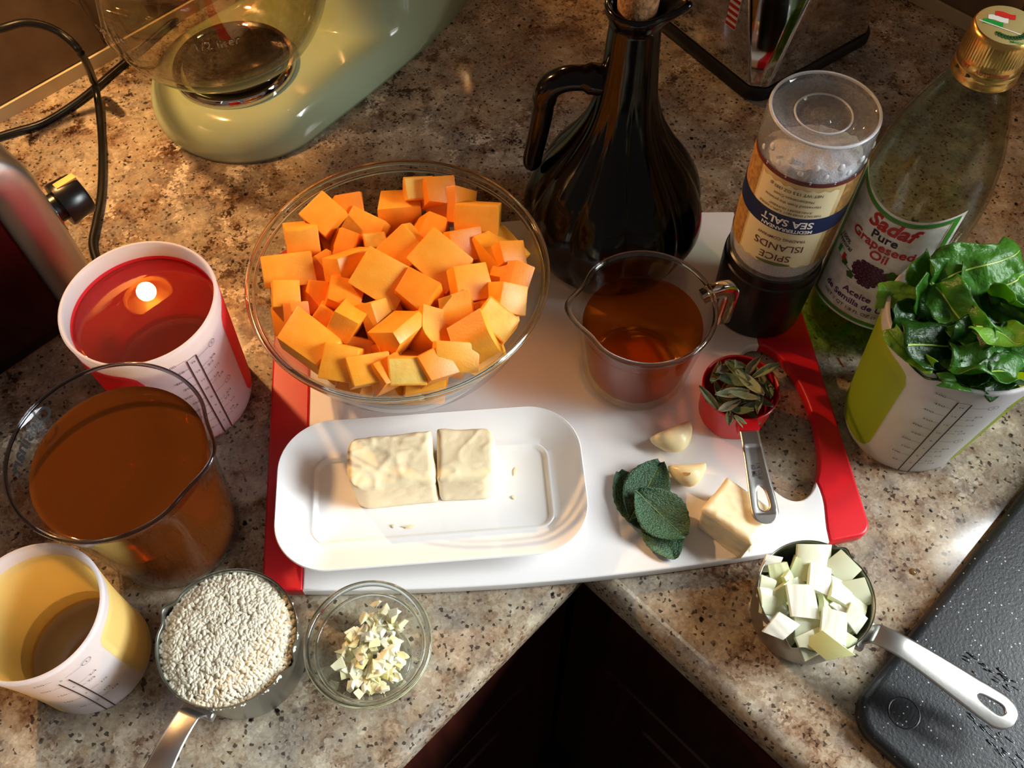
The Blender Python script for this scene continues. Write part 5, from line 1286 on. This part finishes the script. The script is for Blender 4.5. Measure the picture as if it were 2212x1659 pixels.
pr = [(0, .001), (.037, .001), (.038, 0)] + [(p[0], p[1]) for p in po] + [(.1055, .138), (.1050, .1405), (.1025, .1400)] + [(p[0] - .0035, p[1] + .0030) for p in po[::-1]] + [(.030, .006), (0, .006)]
obj('bowl', lathe(pr, 128), thin_glass('bowl_glass', '#eeeae0', .10), mb, sharp=60)
ha_ = radians(168) - MA; hv = Vector((cos(ha_), sin(ha_), 0))
obj('handle', tube(cr([hv * .080 + Vector((0, 0, .034)), hv * .110 + Vector((0, 0, .040)), hv * .142 + Vector((0, 0, .062)), hv * .152 + Vector((0, 0, .095)), hv * .140 + Vector((0, 0, .125)), hv * .102 + Vector((0, 0, .132))], 8), .007, 16, flat=(.010, .0055)), thin_glass('bowl_glass'), mb, sharp=60)
mt = interp([(.013, .0600), (.032, .0800), (.060, .0940), (.095, .1010)])
for s, ang, z, sz in (('500 ml', -125, .090, .011), ('1/2 liter', -75, .092, .011)):
    g = G(); tx(g, s, 0, 0, sz); o_ = obj('embossed_mark', g.map(wrap(mt, radians(ang) - MA, z, .0004)), M_GLASS, mb, sharp=0); solid(o_, .0006, 1)

# ================================================================== toaster
TC = Vector((-.3210, .4412, 0)) + A * .007; tdir = -A; tin = NL     # front edge runs along -A, depth runs towards the wall
tt = thing('toaster', 'brushed steel toaster with a dark glossy front and a black knob', 'toaster', TC, atan2(A.y, A.x) + pi)
# own frame: +x away from the visible end along the front, -y towards the wall
TH, TL, TD, RC = .185, .26, .17, .046
def prof_t(ins, n=10):
    """upright end outline: from the foot up, round the top corner, along the top"""
    pts = [(ins, .012)] + [(ins, .012 + (TH - RC - .012) * i / 6) for i in range(1, 7)]
    pts += [(ins + (RC - ins) - (RC - ins) * cos(a), TH - RC + (RC - ins) * sin(a)) for a in us(.05, pi / 2, n)]
    return pts + [(TL / 2, TH - ins)]
sh = G(); P_ = prof_t(0); full = P_ + [(TL - x, z) for x, z in P_[::-1]][1:]
ys = (-TD + .012, -.004, .0)
obj('shell', loft([[(x, y, z) for x, z in full] for y in (-TD + .014, -.012)]), M_STEEL, tt, sharp=40)
Pi = prof_t(.034); fi = Pi + [(TL - x, z) for x, z in Pi[::-1]][1:]
# front frame: rounded band between outer and inner outline
N_ = len(full); rings = []
for (ins, y) in ((0, -.012), (0, -.004), (.0015, -.0008), (.004, .0020), (.012, .0040), (.022, .0040), (.030, .0022), (.0335, -.0006), (.0340, -.004)):
    q_ = prof_t(ins); fu = q_ + [(TL - x, z) for x, z in q_[::-1]][1:]; rings.append([(x, y, z) for x, z in fu])
g = G(); v = [p for r_ in rings for p in r_]; f = [(i * N_ + k, i * N_ + k + 1, (i + 1) * N_ + k + 1, (i + 1) * N_ + k) for i in range(len(rings) - 1) for k in range(N_ - 1)]
obj('front_frame', g.add(v, f), M_STEEL, tt, sharp=0)
obj('front_panel', G().add([(x, -.0035, z) for x, z in fi], [tuple(range(N_))]).add([(x, -.010, z) for x, z in fi], [tuple(range(N_ - 1, -1, -1))]), mat('dark_red_gloss', '#2a0707', .16), tt)
obj('base', bevel_mesh(boxg(.004, TL - .004, -TD + .018, -.004, .0008, .0125), 'base', [M_RUBBER], .003, 2), None, tt)
kn_ = thing('knob', None, None); kn_.parent = tt
bpy.data.objects.remove(kn_)
kz, ky = .084, -.031
kg = lathe([(0, 0), (.0110, 0), (.0110, .006), (.0165, .0065), (.0170, .009), (.0160, .024), (.0145, .0262), (0, .0265)], 48).map(lambda x, y, z: (-z, y, x))
kob = obj('knob', kg, M_BLACKP, tt, (-.0025, ky, kz))
obj('bezel', lathe([(.0150, 0), (.0185, 0), (.0185, .0018), (.0155, .0026)], 48).map(lambda x, y, z: (-z, y, x)), M_CHROME, tt, (-.0003, ky, kz))
obj('pointer', boxg(-.0262, -.0105, -.0030, .0030, .0140, .0172), mat('copper_mark', '#c98a50', .35, .6), kob)

# power cords
def cord(name, label, pts, r=.0032, n=8):
    return tag(obj(name, tube(cr(pts, n), r, 12), mat('cord_black', '#0c0b0a', .32), sharp=0), label, 'cord')
def wallpt(px, py, s):
    return on_plane(px, py, WC - NL * s, NL)
c1 = [wallpt(-60, 75, .045), wallpt(0, 62, .045), wallpt(60, 49, .050), wallpt(125, 68, .06), wallpt(175, 115, .075)]
c1 = [tuple(p) for p in c1] + [tuple(at(205, 185, .016)), tuple(at(217, 265, .0036)), tuple(at(221, 340, .0034)), tuple(at(218, 420, .0034)), tuple(at(208, 480, .0034)), tuple(at(200, 530, .0034)), tuple(at(215, 580, .0034))]
cord('power_cord', 'black power cord arching off the wall and lying behind the toaster knob', c1, .0034)
c2 = [at(-20, 300, .0034), at(30, 285, .0034), at(95, 265, .0034), at(160, 225, .0036), at(205, 190, .0040), at(240, 160, .0034), at(300, 110, .0034), at(380, 40, .0034)]
cord('power_cord', 'straight black power cord crossing the worktop behind the mixing bowl', [tuple(p) for p in c2], .0034)

# ================================================================== faceted chrome blender base
BB = Vector((.2395, .6720, 0)); u1 = Vector((.7105, .7037, 0)); u2 = Vector((-.6, .8, 0)).normalized()
bt = thing('blender', 'faceted mirror chrome blender base on a black foot near the wall corner', 'blender', BB + (u1 + u2) * .062, atan2(u1.y, u1.x) - radians(10))
def sq(h, ch, z):
    """square with chamfered corners, 8 points"""
    return [(h, -h + ch, z), (h, h - ch, z), (h - ch, h, z), (-h + ch, h, z), (-h, h - ch, z), (-h, -h + ch, z), (-h + ch, -h, z), (h - ch, -h, z)]
def sqr(h, r, z, n=10): return [(x, y, z) for x, y in rrect(h, h, r, n)]
obj('foot', loft([sqr(.077, .018, 0), sqr(.079, .018, .003), sqr(.079, .018, .011), sqr(.0775, .018, .014)]), M_RUBBER, bt)
obj('body', bevel_mesh(loft([sq(.0765, .011, .0138), sq(.0765, .013, .018), sq(.0755, .050, .150), sq(.065, .044, .158)]), 'body', [M_CHROME], .0022, 2), None, bt)
obj('collar', lathe([(0, .157), (.044, .157), (.045, .165), (.040, .182), (.036, .184), (0, .184)], 48), M_BLACKP, bt)
fg = thing('x', None, None); bpy.data.objects.remove(fg)
fs = obj('flag_reflection', frame_box(Vector((0, 0, 0)), Vector((1, 0, 0)), Vector((0, 1, 0)), -.0768, -.0760, -.034, -.022, .055, .100), mat('reflection_white', '#e8e4e0', .4), bt)
for k in range(6): obj('stripe', boxg(-.0772, -.0767, -.0340 + .0, -.0220, .0565 + k * .0062, .0595 + k * .0062), mat('reflection_red', '#b02028', .4), fs)  # stripes of the flag reflected in the chrome, put on as flat coloured pieces
obj('canton_reflection', boxg(-.0772, -.0767, -.034, -.022, .0935, .1000), mat('reflection_blue', '#1c2858', .4), fs)

# ================================================================== black speckled board
kc = Vector((.1985, .1185, 0)); kx, ky_ = Vector((.694, -.720, 0)), Vector((.720, .694, 0))
kb = thing('speckled_board', 'black speckled cutting board lying on the worktop under the cup handle', 'cutting board', kc, atan2(kx.y, kx.x))
# own frame: +x along the front edge, +y into the worktop
KW, KD_, KT = .250, .400, .0125
def krr(ins, r): return [(x + KW / 2, y + KD_ / 2) for x, y in rrect(KW / 2 - ins, KD_ / 2 - ins, r - ins, 14)]
RK = .020
obj('board', loft([[(x, y, z) for x, y in krr(i, RK)] for i, z in ((.003, 0), (.001, .0012), (0, .004), (0, KT - .0045), (.0012, KT - .0016), (.0038, KT - .0003), (.006, KT))]), speckle('black_speckle', '#16181b', '#c9c8c4', 280, .07, .17, .42, .35), kb, sharp=0)
obj('corner_ring', lathe([(.0085, KT - .0002), (.0092, KT + .0003), (.0100, KT - .0002)], 40).map(lambda x, y, z: (x + .024, y + .026, z)), mat('board_black', '#14161a', .4), kb)
M_WET = mat('wet_film', '#101114', .08, 0, .3, 1.33)
r8 = random.Random(5)
def streaks(p0, p1, n, spread):
    g = G()
    for k in range(n):
        t_ = r8.random(); c_ = p0 + (p1 - p0) * t_ + Vector((r8.uniform(-spread, spread), r8.uniform(-spread, spread), 0)); l_ = r8.uniform(.002, .007); w2 = r8.uniform(.0004, .0009); d = (p1 - p0).normalized()
        d = Vector((d.x + r8.uniform(-.25, .25), d.y + r8.uniform(-.25, .25), 0)).normalized(); pth = [c_ + d * (s - .5) * l_ for s in us(0, 1, 5)]
        tube([(p.x, p.y, KT + .00005) for p in pth], [w2 * .2, w2 * .8, w2, w2, w2 * .7, w2 * .2], 8, g)
    return g.map(lambda x, y, z: (x, y, KT + (z - KT) * .30))
inv = Matrix.Rotation(-atan2(kx.y, kx.x), 4, 'Z')
loc_ = lambda px, py: inv @ (at(px, py, KT) - kc)
for (a_, b_, n, sp_) in (((2080, 1430), (2200, 1490), 26, .006), ((2110, 1560), (2205, 1650), 30, .007)):
    tag(obj('wet_streaks', streaks(loc_(*a_), loc_(*b_), n, sp_), M_WET, kb, sharp=0), kind='stuff')

# small drops and scraps
p = at(1972, 1235); tag(obj('liquid_drop', lathe([(.0024, .0), (.0021, .0005), (.0012, .0010), (0, .0011)], 20), mat('brown_drop', '#8a6a44', .05, 0, .5, 1.33), None, (p.x, p.y, .0001)), 'small brown liquid drop on the worktop left of the black board', 'drop')
p = at(2003, 1188); tag(obj('liquid_drop', lathe([(.0010, .0), (.0009, .0003), (0, .0006)], 14), mat('dark_drop', '#4a2c18', .1), None, (p.x, p.y, .0001)), 'tiny dark drop on the worktop near the red board corner', 'drop')
q1 = [at(x, y, .0007) for x, y in ((1812, 772), (1817, 782), (1824, 792))]
tag(obj('squash_shred', tube(cr([tuple(p) for p in q1], 5), .00045, 6), mat('shred_orange', '#d8702c', .5), sharp=0), 'thin orange shred on the worktop by the red grip', 'vegetable scrap')
